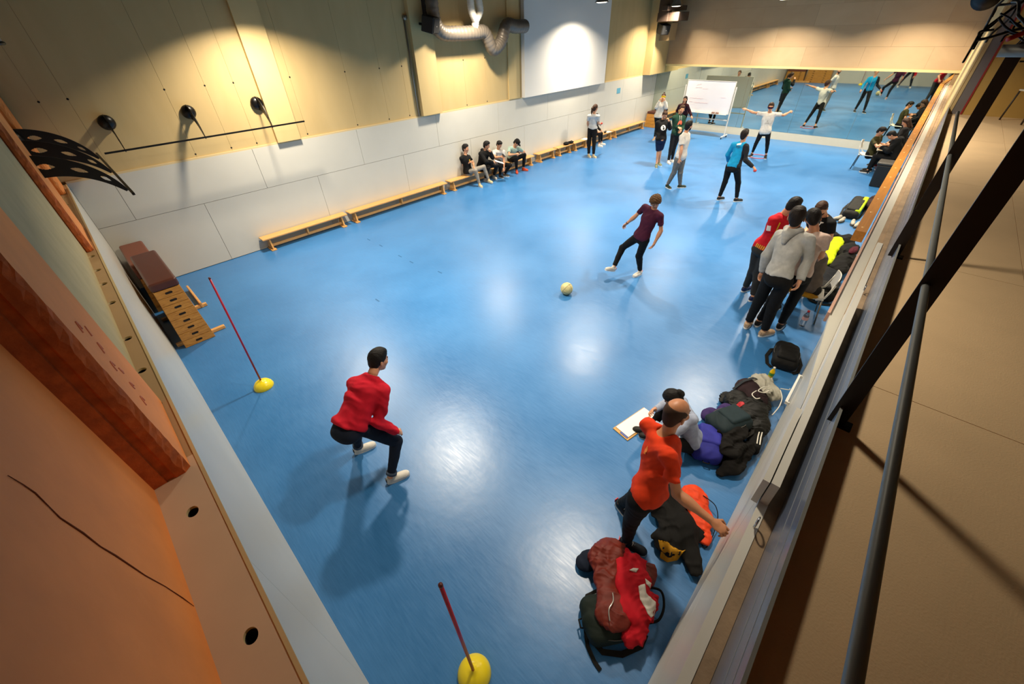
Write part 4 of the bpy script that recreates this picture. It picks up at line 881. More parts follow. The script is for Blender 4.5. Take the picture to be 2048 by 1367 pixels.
        if hairstyle == 'pony':
            q0 = hp(0, -.115, .045); q1 = q0-HF*.035*s-np.array([0, 0, .05*s]); q2 = q1-np.array([0, 0, .10*s])-HF*.01*s; q3 = q2-np.array([0, 0, .09*s])+HL*.02*s; hl2 = [('c', hp(0, -.08, .05), q0, .024*s, .024*s, .01), ('c', q0, q1, .026*s, .036*s, .02), ('c', q1, q2, .037*s, .034*s, .02), ('c', q2, q3, .033*s, .012*s, .02)]
        elif hairstyle == 'bun': hl2 = [('e', hp(0, -.05, .135), R, [.036*s]*3, .01)]
        else: hl2 = []
        fH = union(hl)
        def hf(P):
            d = hpost(P, fH(P))
            if hl2: d = smin(d, union(hl2)(P)-noise(P, 90, 5)*.002, .01)
            return d
        lo, hi = bounds(hl+hl2, .03); v, f = surfnet(hf, lo, hi, headh*.95); np_obj('hair', [(v, f, 0)], [hair], T, base)
        if beard:
            bl = [('e', hp(0, .028, -.05), R, (np.array([.055, .062, .070])+.004)*s, .02), ('e', hp(0, .060, -.094), R, (np.array([.024, .022, .02])+.004)*s, .02)]
            def bf(P):
                q = L3(P); d = union(bl)(P); d = np.maximum(d, (q[:, 2]+.028-np.interp(np.abs(q[:, 0]), [.0, .05], [-.03, .02]))*s)
                d = np.maximum(d, (-.01-q[:, 1])*s); return np.maximum(d, -(np.sqrt((q[:, 0]/.022)**2+((q[:, 2]+.06)/.010)**2)-1)*.008)
            lo, hi = bounds(bl, .02); v, f = surfnet(bf, lo, hi, headh); np_obj('beard', [(v, f, 0)], [hair], T, base)
    # ---- trousers
    tr = [('e', P_+up*.02*s, [ll, fl_, up], [.152*s*g*(1.06 if fem else 1)+loose, .105*s*g+loose, .125*s+loose], .05), ('e', P_-up*.06*s-fl_*.03*s, [ll, fl_, up], [.14*s*g, .10*s*g, .09*s], .04)]
    ends = []
    for q in 'LR':
        K_, A_, Hh = J[q+'k'], J[q+'a'], J[q+'h']
        if legs == 'short':
            e = lerp(Hh, K_, .95); tr.append(('c', Hh, e, .084*s*g+loose, .072*s+loose, .012)); ends.append((e, unit(K_-Hh), .1))
        else:
            e = lerp(K_, A_, .93 if legs == 'long' else .80)
            tr += [('c', Hh, K_, .086*s*g+loose*.8, .057*s+loose, .04), ('c', K_, e, .055*s+loose, .040*s+loose*.9, .03), ('c', lerp(K_, A_, .15)-fm*.012, lerp(K_, A_, .5), .052*s+loose*.5, .04*s+loose*.7, .03)]
            ends.append((e, unit(A_-K_), .07))
    ft0 = union(tr[:2]); ftl = union(tr[2:]); kneg = 0
    def tf(P):
        d = smin(np.maximum(ft0(P), (P-A3(P_+up*.11*s))@A3(up)), ftl(P), .03)-folds(P, 20, 7)*.0035*s
        for e, n_, rr in ends:
            sel = np.linalg.norm(P-A3(e)-A3(n_)*.05, axis=1) < rr*1.6*s+.03
            d = np.where(sel, np.maximum(d, (P-A3(e))@A3(n_)), d)
        return d
    lo, hi = bounds(tr, .03); v, f = surfnet(tf, lo, hi, h); np_obj('shorts' if legs == 'short' else 'trousers', [(v, f, 0)], [bottom], T, base)
    if cuff is not None and legs != 'short':
        for e, n_, rr in ends:
            m = MB(); m.tube([e-n_*.03, e+n_*.003], .052*s+loose, 16); m.build('trouser_cuff', cuff, T, None).location = V([-x for x in base])
    # ---- top
    tp = torso(tl); tb = max(tl, loose+.012)+.006; tp[0] = ('e', P_+up*.02*s, [ll, fl_, up], [.150*s*g*(1.06 if fem else 1)+tb, .104*s*g+tb, .125*s+tb], .05); hm = P_+up*(hem+.0)*s
    def arm_sl(q):
        S_, E_, W_ = J[q+'s'], J[q+'e'], J[q+'w']
        if sleeve == 'short': e = lerp(S_, E_, .62); return [('c', S_-up*.012*s, E_, .046*s*w+tl*.9, .044*s*w+tl*1.3, .035)], (e, unit(E_-S_))
        if sleeve == 'none': return [], None
        e = lerp(E_, W_, .97); return [('c', S_-up*.012*s, E_, .046*s*w+tl*.8, .042*s*w+tl*.9, .035), ('c', E_, e, .043*s*w+tl, .030*s*w+tl*.8, .02)], (e, unit(W_-E_))
    def arm_fn(q):
        pr, e = arm_sl(q)
        if not pr: return None, []
        fa = union(pr)
        def fn(P): return np.maximum(fa(P), (P-A3(e[0]))@A3(e[1]))
        return fn, pr
    f0 = union(tp); AL, pl_ = arm_fn('L'); AR, pr_ = arm_fn('R')
    sep = rsleeve is not None
    def shirt(P, arms=True):
        d = np.maximum(f0(P), -(P-A3(hm))@A3(up))
        d = smax(d, -sd_cone(P, N_+up*.030*s, H_, .055*s*w+.004, .07*s), .012)
        for fn in ((AL, AR) if arms else ()):
            if fn: d = smin(d, fn(P), .035)
        return d-folds(P, 16, 11)*(.008+soft*1.2)*s
    lo, hi = bounds(tp+pl_+pr_, .04); v, f = surfnet(shirt, lo, hi, h)
    mi = 0; ms = [top]
    if top_side is not None:
        c = v[f].mean(1); mi = (((c-N_)@ls) < top_side[1]*s).astype(int); ms = [top, top_side[0]]
    to = np_obj(topname or ('sweatshirt' if sleeve == 'long' else 't_shirt'), [(v, f, mi)], ms, T, base)
    if topstyle == 'hood':
        hk = [('c', N_-fs*.055*s+ls*.07*s+up*.03*s, N_-fs*.10*s+ls*.02*s-up*.02*s, .035*s, .045*s, .03), ('c', N_-fs*.055*s-ls*.07*s+up*.03*s, N_-fs*.10*s-ls*.02*s-up*.02*s, .035*s, .045*s, .03),
              ('c', N_-fs*.12*s-up*.03*s, N_-fs*.13*s-up*.12*s, .05*s, .03*s, .05), ('c', N_+fs*.05*s+ls*.07*s, N_-fs*.03*s+ls*.085*s+up*.03*s, .02*s, .03*s, .03), ('c', N_+fs*.05*s-ls*.07*s, N_-fs*.03*s-ls*.085*s+up*.03*s, .02*s, .03*s, .03)]
        sdf_obj('hood', hk, top, max(h*.8, .009), to, (0, 0, 0), .004, 30)[0].location = V([-x for x in base])
    # ---- shoes
    for q in 'LR':
        A_ = J[q+'a']; t = np.array([*(J0.get('t'+q) or J0['f'][:2]), 0.]); t = unit(t); pf = math.radians(pitchfoot.get(q, 0)); z = np.array([0, 0, 1.])
        t, z = t*math.cos(pf)+z*math.sin(pf), z*math.cos(pf)-t*math.sin(pf); sl = np.cross(z, t); k = s
        g0 = A_-z*.09*s
        def sp(a, b, c): return g0+(t*a+sl*b+z*c)*k
        sh = [('e', sp(-.02, 0, .045), [t, sl, z], [.045*k, .038*k, .05*k], .02), ('e', sp(.075, 0, .035), [t, sl, z], [.105*k, .045*k, .042*k], .03), ('e', sp(.14, 0, .026), [t, sl, z], [.055*k, .046*k, .034*k], .02), ('c', sp(-.008, 0, .07), sp(.01, 0, .09), .040*k, .036*k, .02)]
        fS = union(sh)
        def sf(P):
            d = np.maximum(fS(P), -(P-A3(sp(0, 0, .018)))@A3(z)); return smax(d, -sd_cone(P, sp(-.005, 0, .085), sp(-.012, 0, .13), .03*k, .034*k), .005)
        lo, hi = bounds(sh, .02); v, f = surfnet(sf, lo, hi, .008 if near else .011); so = np_obj('shoe', [(v, f, 0)], [shoes], T, base)
        m = MB(); pts = []
        for a_ in range(24):
            an = 2*PI*a_/24; cx_, sx_ = math.cos(an), math.sin(an); x = .064+.130*math.copysign(abs(cx_)**.75, cx_); y = .042*math.copysign(abs(sx_)**.75, sx_)*(1+.12*cx_); pts.append(V(sp(x, y, 0)))
        m.prism(pts, V(z*.024*k)); m.build('sole', sole or mat('sole_white', '#d8d6d0', .6), so).location = V([-x for x in base])
        if near:
            for i in range(4):
                x = .055+i*.017; m = m2 = MB(); m.tube([sp(x, -.02, .074-i*.006), sp(x+.004, 0, .081-i*.006), sp(x, .02, .074-i*.006)], .0028*k, 6); m.build('lace', sole or mat('sole_white', '#d8d6d0', .6), so).location = V([-x_ for x_ in base])
        if heelm is not None:
            m = MB(); m.box(-.004, .004, -.02*k, .02*k, -.022*k, .022*k, M=Matrix.Translation(sp(-.064, 0, .058)) @ Matrix((t, sl, z)).transposed().to_4x4()); m.build('heel_tab', heelm, so).location = V([-x for x in base])
    return dict(T=T, base=base, top=to, topfn=shirt, J=J, up=up, ls=ls, fs=fs, hp=hp, HL=HL, HF=HF, HU=HU, s=s, ll=ll, fl=fl_, bottomfn=tf)
def project(fn, origin, d, up, pts2):
    """lay 2D points (left,up) on the cloth surface, marching along d"""
    lat = unit(np.cross(up, d)); o = np.array([np.array(origin)+lat*a+np.array(up)*b for a, b in pts2], dtype=np.float32); dd = A3(d); t = np.zeros(len(o), dtype=np.float32)
    for _ in range(60): t += np.clip(fn(o+t[:, None]*dd)*.7, -.02, .02)
    return o+(t-.0035)[:, None]*dd
def decal(pd, name, shapes, m, off=(0, 0, .66), side=1, size=1.0, parent=None, fn=None, d=None, up=None, base=None):
    """shapes: list of 2D polygons; side=1 chest, -1 back"""
    d = -pd['fs']*side if d is None else d; up = pd['up'] if up is None else up; fn = fn or pd['topfn']
    o = lerp(pd['J']['P'], pd['J']['N'], off[2])+pd['ls']*off[0]+pd['up']*off[1]-d*.3
    mb = bmesh.new()
    for poly in shapes:
        tmp = bmesh.new(); vs = [tmp.verts.new((x*size, y*size, 0)) for x, y in poly]; tmp.faces.new(vs)
        bmesh.ops.triangulate(tmp, faces=tmp.faces); bmesh.ops.subdivide_edges(tmp, edges=tmp.edges, cuts=1, use_grid_fill=True)
        P2 = [(v.co.x, v.co.y) for v in tmp.verts]; W = project(fn, o, d, up, P2); idx = [mb.verts.new(p) for p in W]; tmp.verts.index_update()
        for f in tmp.faces:
            try: mb.faces.new([idx[v.index] for v in f.verts])
            except ValueError: pass
        tmp.free()
    me = bpy.data.meshes.new(name); mb.to_mesh(me); mb.free(); me.materials.append(m); ob = link(name, me, parent or pd['top']); ob.location = V([-x for x in pd['base']]); return ob
def circ(r, n=20, cx=0, cy=0, ry=None): return [(cx+r*math.cos(2*PI*i/n), cy+(ry or r)*math.sin(2*PI*i/n)) for i in range(n)]
def rect(x0, x1, y0, y1): return [(x0, y0), (x1, y0), (x1, y1), (x0, y1)]
def letter(ch, x, h=.05, t=.011):
    w = h*.62
    return {'A': [[(x, 0), (x+t, 0), (x+w/2+t*.3, h), (x+w/2-t*.6, h)], [(x+w-t, 0), (x+w, 0), (x+w/2+t*.6, h), (x+w/2-t*.3, h)], rect(x+w*.22, x+w*.78, h*.28, h*.28+t*.8)],
            'S': [rect(x, x+w, 0, t), rect(x, x+w, h/2-t/2, h/2+t/2), rect(x, x+w, h-t, h), rect(x, x+t, h/2, h), rect(x+w-t, x+w, 0, h/2)],
            'T': [rect(x, x+w, h-t, h), rect(x+w/2-t/2, x+w/2+t/2, 0, h)], 'E': [rect(x, x+t, 0, h), rect(x, x+w, 0, t), rect(x, x+w, h/2-t/2, h/2+t/2), rect(x, x+w, h-t, h)],
            '1': [rect(x+w/2-t/2, x+w/2+t/2, 0, h)]}[ch]
# ------------------------------------------------------------------ figures: joint positions in metres (P pelvis, N neck, H head, s/e/w arm, h/k/a leg)
PJ = dict(
    red={"P":[0.986,3.306,0.967],"N":[1.421,3.449,1.286],"H":[1.57,3.51,1.398],"Ls":[1.284,3.591,1.226],"Rs":[1.443,3.256,1.207],"Le":[1.347,3.731,0.965],"Re":[1.257,3.191,0.933],"Lw":[1.487,3.711,0.739],"Rw":[1.359,3.169,0.688],"Lh":[1.099,3.437,0.955],"Rh":[1.137,3.265,0.868],"Lk":[1.136,3.673,0.52],"Rk":[1.374,3.208,0.471],"La":[1.109,3.805,0.096],"Ra":[1.162,3.137,0.096],"tR":[0.956,-0.292],"tL":[0.966,-0.26],"s":1.063,"f":[0.996,0.092]},
    purple={"P":[7.166,3.508,0.916],"N":[7.309,3.432,1.405],"H":[7.254,3.399,1.585],"Ls":[7.276,3.263,1.35],"Rs":[7.307,3.616,1.434],"Le":[7.305,3.211,1.07],"Re":[7.33,3.783,1.202],"Lw":[7.227,3.254,0.835],"Rw":[7.347,3.949,1.014],"Lh":[7.154,3.418,0.875],"Rh":[7.172,3.599,0.878],"Lk":[7.247,3.527,0.473],"Rk":[7.199,3.888,0.565],"La":[7.398,3.521,0.09],"Ra":[6.974,3.895,0.221],"tL":[-0.986,0.164],"s":1.005,"f":[-0.917,0.398]},
    hoodie={"P":[6.698,1.05,1.156],"N":[6.897,1.105,1.746],"H":[6.841,1.141,1.959],"Ls":[6.978,1.281,1.635],"Rs":[6.829,0.891,1.732],"Le":[6.953,1.334,1.295],"Re":[6.911,0.822,1.405],"Lw":[6.992,1.319,0.996],"Rw":[6.791,0.786,1.126],"Lh":[6.74,1.15,1.098],"Rh":[6.689,0.939,1.105],"Lk":[6.869,1.186,0.601],"Rk":[6.795,0.964,0.601],"La":[6.944,1.225,0.112],"Ra":[6.871,0.949,0.111],"tR":[0.885,-0.466],"tL":[0.998,0.064],"s":1.21,"f":[0.998,-0.056]},
    jersey={"P":[7.856,1.58,1.026],"N":[7.98,1.516,1.586],"H":[7.961,1.426,1.76],"Ls":[8.147,1.448,1.498],"Rs":[7.796,1.595,1.535],"Le":[8.121,1.679,1.295],"Re":[7.789,1.534,1.232],"Lw":[8.283,1.553,1.119],"Rw":[8.001,1.407,1.123],"Lh":[7.903,1.662,0.97],"Rh":[7.817,1.489,0.98],"Lk":[7.986,1.634,0.518],"Rk":[7.914,1.528,0.532],"La":[8.11,1.686,0.095],"Ra":[7.858,1.462,0.095],"s":1.081,"f":[0.942,-0.335]},
    pink={"P":[7.06,0.872,1.107],"N":[7.258,0.908,1.664],"H":[7.265,1.009,1.852],"Ls":[7.319,1.084,1.563],"Rs":[7.117,0.753,1.69],"Le":[7.257,1.178,1.256],"Re":[7.209,0.715,1.379],"Lw":[7.514,1.056,1.221],"Rw":[7.463,0.778,1.263],"Lh":[7.034,0.971,1.052],"Rh":[7.102,0.778,1.054],"Lk":[7.079,1.043,0.572],"Rk":[7.178,0.797,0.573],"La":[7.11,1.111,0.108],"Ra":[7.251,0.815,0.109],"tR":[0.998,-0.059],"tL":[0.999,-0.052],"s":1.146,"f":[0.998,-0.062]},
    chairsit={"P":[7.954,0.721,0.53],"N":[8.119,0.809,1.029],"H":[8.101,0.996,1.055],"Ls":[7.944,0.746,1.058],"Rs":[8.284,0.794,0.939],"Le":[7.839,0.91,0.841],"Re":[8.256,1.03,0.771],"Lw":[7.881,1.112,0.691],"Rw":[8.079,1.183,0.668],"Lh":[7.889,0.641,0.531],"Rh":[8.057,0.716,0.531],"Lk":[7.881,1.075,0.508],"Rk":[8.156,1.138,0.506],"La":[7.877,1.039,0.09],"Ra":[8.134,1.092,0.09],"s":1.022,"f":[-0.196,0.981]},
    blacktee={"P":[8.684,1.025,0.966],"N":[8.615,1.03,1.474],"H":[8.534,1.11,1.621],"Ls":[8.517,0.878,1.433],"Rs":[8.78,1.115,1.468],"Le":[8.587,0.815,1.163],"Re":[8.7,1.194,1.205],"Lw":[8.338,0.829,1.138],"Rw":[8.457,1.192,1.143],"Lh":[8.665,0.936,0.923],"Rh":[8.725,1.107,0.924],"Lk":[8.635,0.899,0.5],"Rk":[8.695,1.109,0.499],"La":[8.667,0.878,0.09],"Ra":[8.738,1.105,0.09],"s":1.003,"f":[-0.958,0.287]},
    blue={"P":[12.614,3.885,0.993],"N":[12.735,3.867,1.557],"H":[12.693,3.874,1.748],"Ls":[12.712,4.07,1.495],"Rs":[12.608,3.71,1.519],"Le":[12.781,4.167,1.212],"Re":[12.567,3.629,1.198],"Lw":[12.96,4.164,1.01],"Rw":[12.642,3.419,1.04],"Lh":[12.619,3.992,0.974],"Rh":[12.662,3.808,0.933],"Lk":[12.718,4.023,0.526],"Rk":[12.857,3.714,0.527],"La":[12.786,4.08,0.092],"Ra":[12.941,3.663,0.094],"tR":[0.77,-0.638],"tL":[0.923,-0.385],"s":1.08,"f":[0.986,0.168]},
    arms={"P":[17.839,4.767,0.935],"N":[17.874,4.827,1.489],"H":[17.817,4.829,1.682],"Ls":[17.921,4.622,1.472],"Rs":[17.817,5.032,1.459],"Le":[18.162,4.439,1.418],"Re":[17.634,5.275,1.505],"Lw":[18.405,4.346,1.493],"Rw":[17.659,5.537,1.573],"Lh":[17.918,4.691,0.931],"Rh":[17.85,4.873,0.916],"Lk":[18.089,4.627,0.508],"Rk":[17.978,4.976,0.485],"La":[18.245,4.589,0.092],"Ra":[18.173,5.058,0.093],"tR":[-0.981,0.195],"tL":[-0.951,-0.308],"s":1.086,"f":[-0.959,-0.283]},
    walk={"P":[12.758,5.448,1.004],"N":[12.818,5.484,1.592],"H":[12.812,5.439,1.785],"Ls":[13.009,5.495,1.524],"Rs":[12.619,5.476,1.534],"Le":[12.991,5.646,1.249],"Re":[12.577,5.4,1.212],"Lw":[13.027,5.659,0.977],"Rw":[12.605,5.412,0.938],"Lh":[12.863,5.438,0.965],"Rh":[12.673,5.481,0.939],"Lk":[12.93,5.438,0.5],"Rk":[12.812,5.58,0.501],"La":[13.129,5.446,0.093],"Ra":[12.918,5.756,0.097],"tR":[-0.49,-0.872],"tL":[0.766,-0.643],"s":1.102,"f":[0.766,-0.643]},
    shorts={"P":[14.754,7.129,0.941],"N":[14.872,7.242,1.461],"H":[14.833,7.187,1.642],"Ls":[14.983,7.088,1.426],"Rs":[14.721,7.347,1.419],"Le":[14.811,6.902,1.28],"Re":[14.735,7.326,1.126],"Lw":[14.692,6.935,1.505],"Rw":[14.679,7.117,0.986],"Lh":[14.842,7.07,0.935],"Rh":[14.758,7.235,0.94],"Lk":[14.934,7.163,0.478],"Rk":[14.881,7.209,0.513],"La":[15.098,7.209,0.092],"Ra":[14.819,7.157,0.09],"tR":[-0.851,-0.524],"tL":[-0.55,-0.835],"s":1.027,"f":[-0.868,-0.496]},
    green={"P":[15.511,6.957,1.013],"N":[15.572,7.012,1.568],"H":[15.532,6.937,1.741],"Ls":[15.699,6.882,1.484],"Rs":[15.41,7.109,1.504],"Le":[15.688,6.816,1.194],"Re":[15.5,7.09,1.22],"Lw":[15.438,6.78,1.121],"Rw":[15.374,6.861,1.215],"Lh":[15.587,6.91,0.953],"Rh":[15.437,7.019,0.968],"Lk":[15.582,6.968,0.51],"Rk":[15.467,7.028,0.522],"La":[15.683,7.001,0.092],"Ra":[15.49,7.04,0.092],"tR":[-0.652,-0.758],"tL":[0.263,-0.965],"s":1.048,"f":[-0.727,-0.687]},
    whitew={"P":[18.646,9.303,0.901],"N":[18.755,9.308,1.432],"H":[18.816,9.31,1.614],"Ls":[18.768,9.121,1.388],"Rs":[18.796,9.484,1.364],"Le":[18.544,8.968,1.278],"Re":[18.536,9.416,1.246],"Lw":[18.52,9.081,1.528],"Rw":[18.599,9.339,1.504],"Lh":[18.708,9.227,0.932],"Rh":[18.666,9.404,0.898],"Lk":[18.785,9.172,0.504],"Rk":[18.773,9.372,0.474],"La":[18.847,9.208,0.087],"Ra":[18.619,9.305,0.087],"tR":[-0.982,-0.189],"s":1.032,"f":[-0.921,-0.389]},
    maroon={"P":[19.915,8.76,0.876],"N":[19.677,8.742,1.299],"H":[19.635,8.711,1.464],"Ls":[19.671,8.569,1.246],"Rs":[19.605,8.894,1.234],"Le":[19.809,8.491,1.026],"Re":[19.714,9.013,1.017],"Lw":[19.756,8.335,0.855],"Rw":[19.633,8.948,0.803],"Lh":[19.901,8.667,0.859],"Rh":[19.857,8.832,0.853],"Lk":[19.788,8.648,0.472],"Rk":[19.72,8.839,0.473],"La":[19.83,8.657,0.085],"Ra":[19.739,8.866,0.085],"s":0.949,"f":[-0.922,-0.388]},
    pony={"P":[14.666,9.924,0.998],"N":[14.537,9.828,1.502],"H":[14.556,9.804,1.689],"Ls":[14.406,9.959,1.445],"Rs":[14.585,9.647,1.442],"Le":[14.502,10.05,1.183],"Re":[14.688,9.688,1.171],"Lw":[14.645,10.084,0.971],"Rw":[14.926,9.765,1.113],"Lh":[14.645,10.012,0.943],"Rh":[14.664,9.829,0.953],"Lk":[14.59,9.983,0.509],"Rk":[14.642,9.785,0.517],"La":[14.534,9.912,0.09],"Ra":[14.586,9.724,0.092],"tR":[-0.35,-0.937],"tL":[-0.491,-0.871],"s":1.031,"f":[0.988,-0.157]},
    bench18={"P":[16.259,10.951,0.42],"N":[16.26,10.929,0.915],"H":[16.267,10.865,1.083],"Ls":[16.427,10.992,0.893],"Rs":[16.085,10.958,0.892],"Le":[16.501,10.907,0.64],"Re":[16.029,10.86,0.64],"Lw":[16.428,10.688,0.567],"Rw":[16.143,10.659,0.567],"Lh":[16.333,11.013,0.423],"Rh":[16.164,10.972,0.427],"Lk":[16.367,10.605,0.465],"Rk":[16.168,10.564,0.484],"La":[16.487,10.64,0.089],"Ra":[16.172,10.549,0.087],"tL":[0.379,-0.926],"s":0.969,"f":[0.1,-0.995]},
    seatA={"P":[9.175,10.956,0.419],"N":[9.159,10.988,0.944],"H":[9.189,10.993,1.135],"Ls":[9.334,11.02,0.864],"Rs":[8.97,11.001,0.889],"Le":[9.512,11.06,0.633],"Re":[9.09,11.028,0.622],"Lw":[9.37,10.859,0.552],"Rw":[9.188,10.823,0.748],"Lh":[9.278,10.914,0.442],"Rh":[9.162,11.059,0.427],"Lk":[9.672,10.71,0.523],"Rk":[9.227,10.632,0.509],"La":[9.771,10.631,0.107],"Ra":[9.299,10.572,0.094],"tR":[-0.276,-0.961],"tL":[-0.015,-1.0],"s":1.035,"f":[0.148,-0.989]},
    seatB={"P":[9.802,10.968,0.457],"N":[9.871,10.843,0.964],"H":[9.897,10.763,1.133],"Ls":[10.04,10.819,0.873],"Rs":[9.682,10.846,0.912],"Le":[9.957,10.565,0.768],"Re":[9.744,10.671,0.677],"Lw":[9.837,10.52,0.987],"Rw":[9.936,10.488,0.648],"Lh":[9.903,10.949,0.448],"Rh":[9.762,11.067,0.43],"Lk":[10.217,10.651,0.469],"Rk":[9.814,10.638,0.474],"La":[10.222,10.847,0.099],"Ra":[9.796,10.829,0.1],"tL":[-0.235,-0.972],"s":1.019,"f":[0.196,-0.981]},
    seatC={"P":[10.652,10.954,0.428],"N":[10.5,10.848,0.889],"H":[10.483,10.772,1.054],"Ls":[10.624,10.719,0.82],"Rs":[10.332,10.892,0.841],"Le":[10.594,10.684,0.539],"Re":[10.198,10.694,0.704],"Lw":[10.515,10.617,0.317],"Rw":[10.252,10.465,0.76],"Lh":[10.684,10.89,0.357],"Rh":[10.562,10.915,0.482],"Lk":[10.672,10.477,0.404],"Rk":[10.316,10.58,0.43],"La":[10.629,10.72,0.09],"Ra":[10.438,10.752,0.091],"tR":[-0.09,-0.996],"tL":[0.304,-0.953],"s":0.975,"f":[0.196,-0.981]},
    seatD={"P":[11.284,10.963,0.438],"N":[11.137,10.69,0.853],"H":[11.138,10.589,1.015],"Ls":[11.293,10.594,0.794],"Rs":[10.992,10.802,0.834],"Le":[11.54,10.607,0.641],"Re":[10.809,10.64,0.682],"Lw":[11.288,10.598,0.671],"Rw":[11.035,10.519,0.681],"Lh":[11.25,10.869,0.417],"Rh":[11.244,11.052,0.407],"Lk":[11.623,10.675,0.519],"Rk":[11.158,10.645,0.519],"La":[11.564,10.679,0.099],"Ra":[11.2,10.679,0.1],"tR":[-0.627,-0.779],"tL":[0.219,-0.976],"s":1.017,"f":[0.196,-0.981]},
    orange={"P":[2.384,0.707,1.024],"N":[2.573,0.76,1.561],"H":[2.635,0.759,1.755],"Ls":[2.636,0.943,1.491],"Rs":[2.395,0.648,1.568],"Le":[2.726,0.797,1.228],"Re":[2.328,0.494,1.304],"Lw":[2.739,0.726,0.963],"Rw":[2.312,0.214,1.282],"Lh":[2.462,0.732,0.947],"Rh":[2.276,0.724,1.009],"Lk":[2.584,0.858,0.511],"Rk":[2.346,0.764,0.548],"La":[2.684,1.015,0.098],"Ra":[2.375,0.763,0.097],"tL":[-0.248,-0.969],"tR":[0.302,-0.953],"s":1.101,"f":[-0.1,-0.995]},
    ponyfloor={"P":[3.952,0.822,0.13],"N":[3.867,1.032,0.589],"H":[3.826,1.145,0.734],"Ls":[3.781,0.87,0.624],"Rs":[4.036,1.106,0.552],"Le":[3.611,0.976,0.42],"Re":[4.093,1.283,0.336],"Lw":[3.65,1.221,0.391],"Rw":[3.853,1.322,0.395],"Lh":[3.852,0.828,0.122],"Rh":[4.019,0.897,0.133],"Lk":[3.522,0.984,0.341],"Rk":[4.122,1.258,0.334],"La":[3.764,1.201,0.09],"Ra":[3.795,1.308,0.09],"s":1.002,"f":[-0.446,0.895]},
    olive={"P":[18.602,1.631,0.472],"N":[18.546,1.676,0.997],"H":[18.486,1.636,1.168],"Ls":[18.72,1.608,0.987],"Rs":[18.383,1.697,0.898],"Le":[18.834,1.544,0.729],"Re":[18.183,1.525,0.784],"Lw":[18.752,1.309,0.781],"Rw":[18.311,1.311,0.832],"Lh":[18.689,1.683,0.469],"Rh":[18.508,1.668,0.48],"Lk":[18.766,1.261,0.505],"Rk":[18.76,1.357,0.323],"La":[18.756,1.285,0.09],"Ra":[19.101,1.429,0.097],"s":1.014,"f":[0.0,-1.0]},
    brownhair={"P":[19.2,1.05,0.691],"N":[19.245,1.131,1.18],"H":[19.265,1.19,1.35],"Ls":[19.066,1.107,1.172],"Rs":[19.407,1.058,1.149],"Le":[19.021,1.159,0.904],"Re":[19.453,1.112,0.881],"Lw":[19.102,1.341,0.765],"Rw":[19.4,1.316,0.76],"Lh":[19.116,1.052,0.642],"Rh":[19.29,1.041,0.655],"Lk":[19.136,1.434,0.486],"Rk":[19.385,1.406,0.486],"La":[19.138,1.458,0.088],"Ra":[19.388,1.431,0.088],"s":0.972,"f":[0.1,0.995]},
    lean={"P":[18.25,0.95,0.519],"N":[18.269,1.139,1.02],"H":[18.285,1.305,1.118],"Ls":[18.078,1.105,1.014],"Rs":[18.449,1.068,1.015],"Le":[18.042,1.196,0.732],"Re":[18.502,1.15,0.732],"Lw":[18.167,1.416,0.802],"Rw":[18.423,1.39,0.802],"Lh":[18.16,1.0,0.499],"Rh":[18.348,0.981,0.499],"Lk":[18.162,1.445,0.524],"Rk":[18.434,1.418,0.524],"La":[18.165,1.471,0.095],"Ra":[18.436,1.444,0.095],"s":1.05,"f":[0.1,0.995]})
HB = cloth('hair_black', '#0f0b09', .6); HD = cloth('hair_dark_brown', '#1d130d', .6); HBR = cloth('hair_brown', '#3a2415', .6); HL_ = cloth('hair_light_brown', '#5a3e20', .6); HCAP = cloth('hair_cropped', '#3d2a1e', .8)
c = cloth
PJ['red']['Rw'][1] -= .03; PJ['red']['Rw'][0] += .03; PJ['red']['Lw'][2] += .04
red = person('red', 'person in a red sweatshirt and navy jeans crouching with hands on knees', PJ['red'], c('red_sweat', '#c8142c'), c('navy_jeans', '#121a2a'), c('trainer_white', '#d6d2c8', .5), HB, h=.0115, loose=.008, tl=.030, soft=.004, curl=(.45, .3), pitch=2, heelm=mat('heel_navy', '#151c28', .6), cuff=c('jeans_cuff', '#3a4658'), hem=-.0, handdir={'R': [.62, .3, -.75], 'L': [.8, .2, -.6], 'Rn': [.7, -.5, .5], 'Ln': [.6, .3, .7]})
pur = person('purple', 'person in a plum t-shirt and black trousers swinging one leg at the ball', PJ['purple'], c('plum_tee', '#43142e'), c('black_trousers', '#0b0b0c'), c('trainer_white', '#d6d2c8', .5), HL_, h=.0115, sleeve='short', hairstyle='curly', loose=.008, yaw=15, pitch=38, g=.95, soft=.002, curl=(.5, .6), pitchfoot={'R': 18}, hem=-.06, skin=SKIN, heelm=mat('heel_red', '#c8202a', .5))
m = MB(); Jp = PJ['purple']; wv = V(Jp['Rw']); dv = (wv-V(Jp['Re'])).normalized(); m.tube([wv-dv*.02-V(pur['base']), wv-dv*.005-V(pur['base'])], .030, 16); m.build('wristband', BLACKM, pur['T'])
hoo = person('hoodie', 'person in a pale grey hoodie seen from behind, hands hanging', PJ['hoodie'], c('grey_hoodie', '#b4b3ae'), c('black_joggers', '#0c0b0b'), c('trainer_beige', '#b5987a', .6), HD, h=.0125, topstyle='hood', tl=.026, loose=.014, curl=(.6, .5), yaw=10, pitch=15, g=.9, heelm=mat('heel_beige', '#a88c6e', .6), hem=-.01)
jer = person('jersey', 'person in a red football shirt with yellow stripes leaning into the group', PJ['jersey'], c('red_jersey', '#c41424'), c('grey_joggers', '#2b2b2b'), c('trainer_navy', '#16224a', .5), HB, h=.0125, sleeve='short', tl=.02, pitch=28, loose=.016, g=1.05, curl=(.5, .5), hem=-.05)
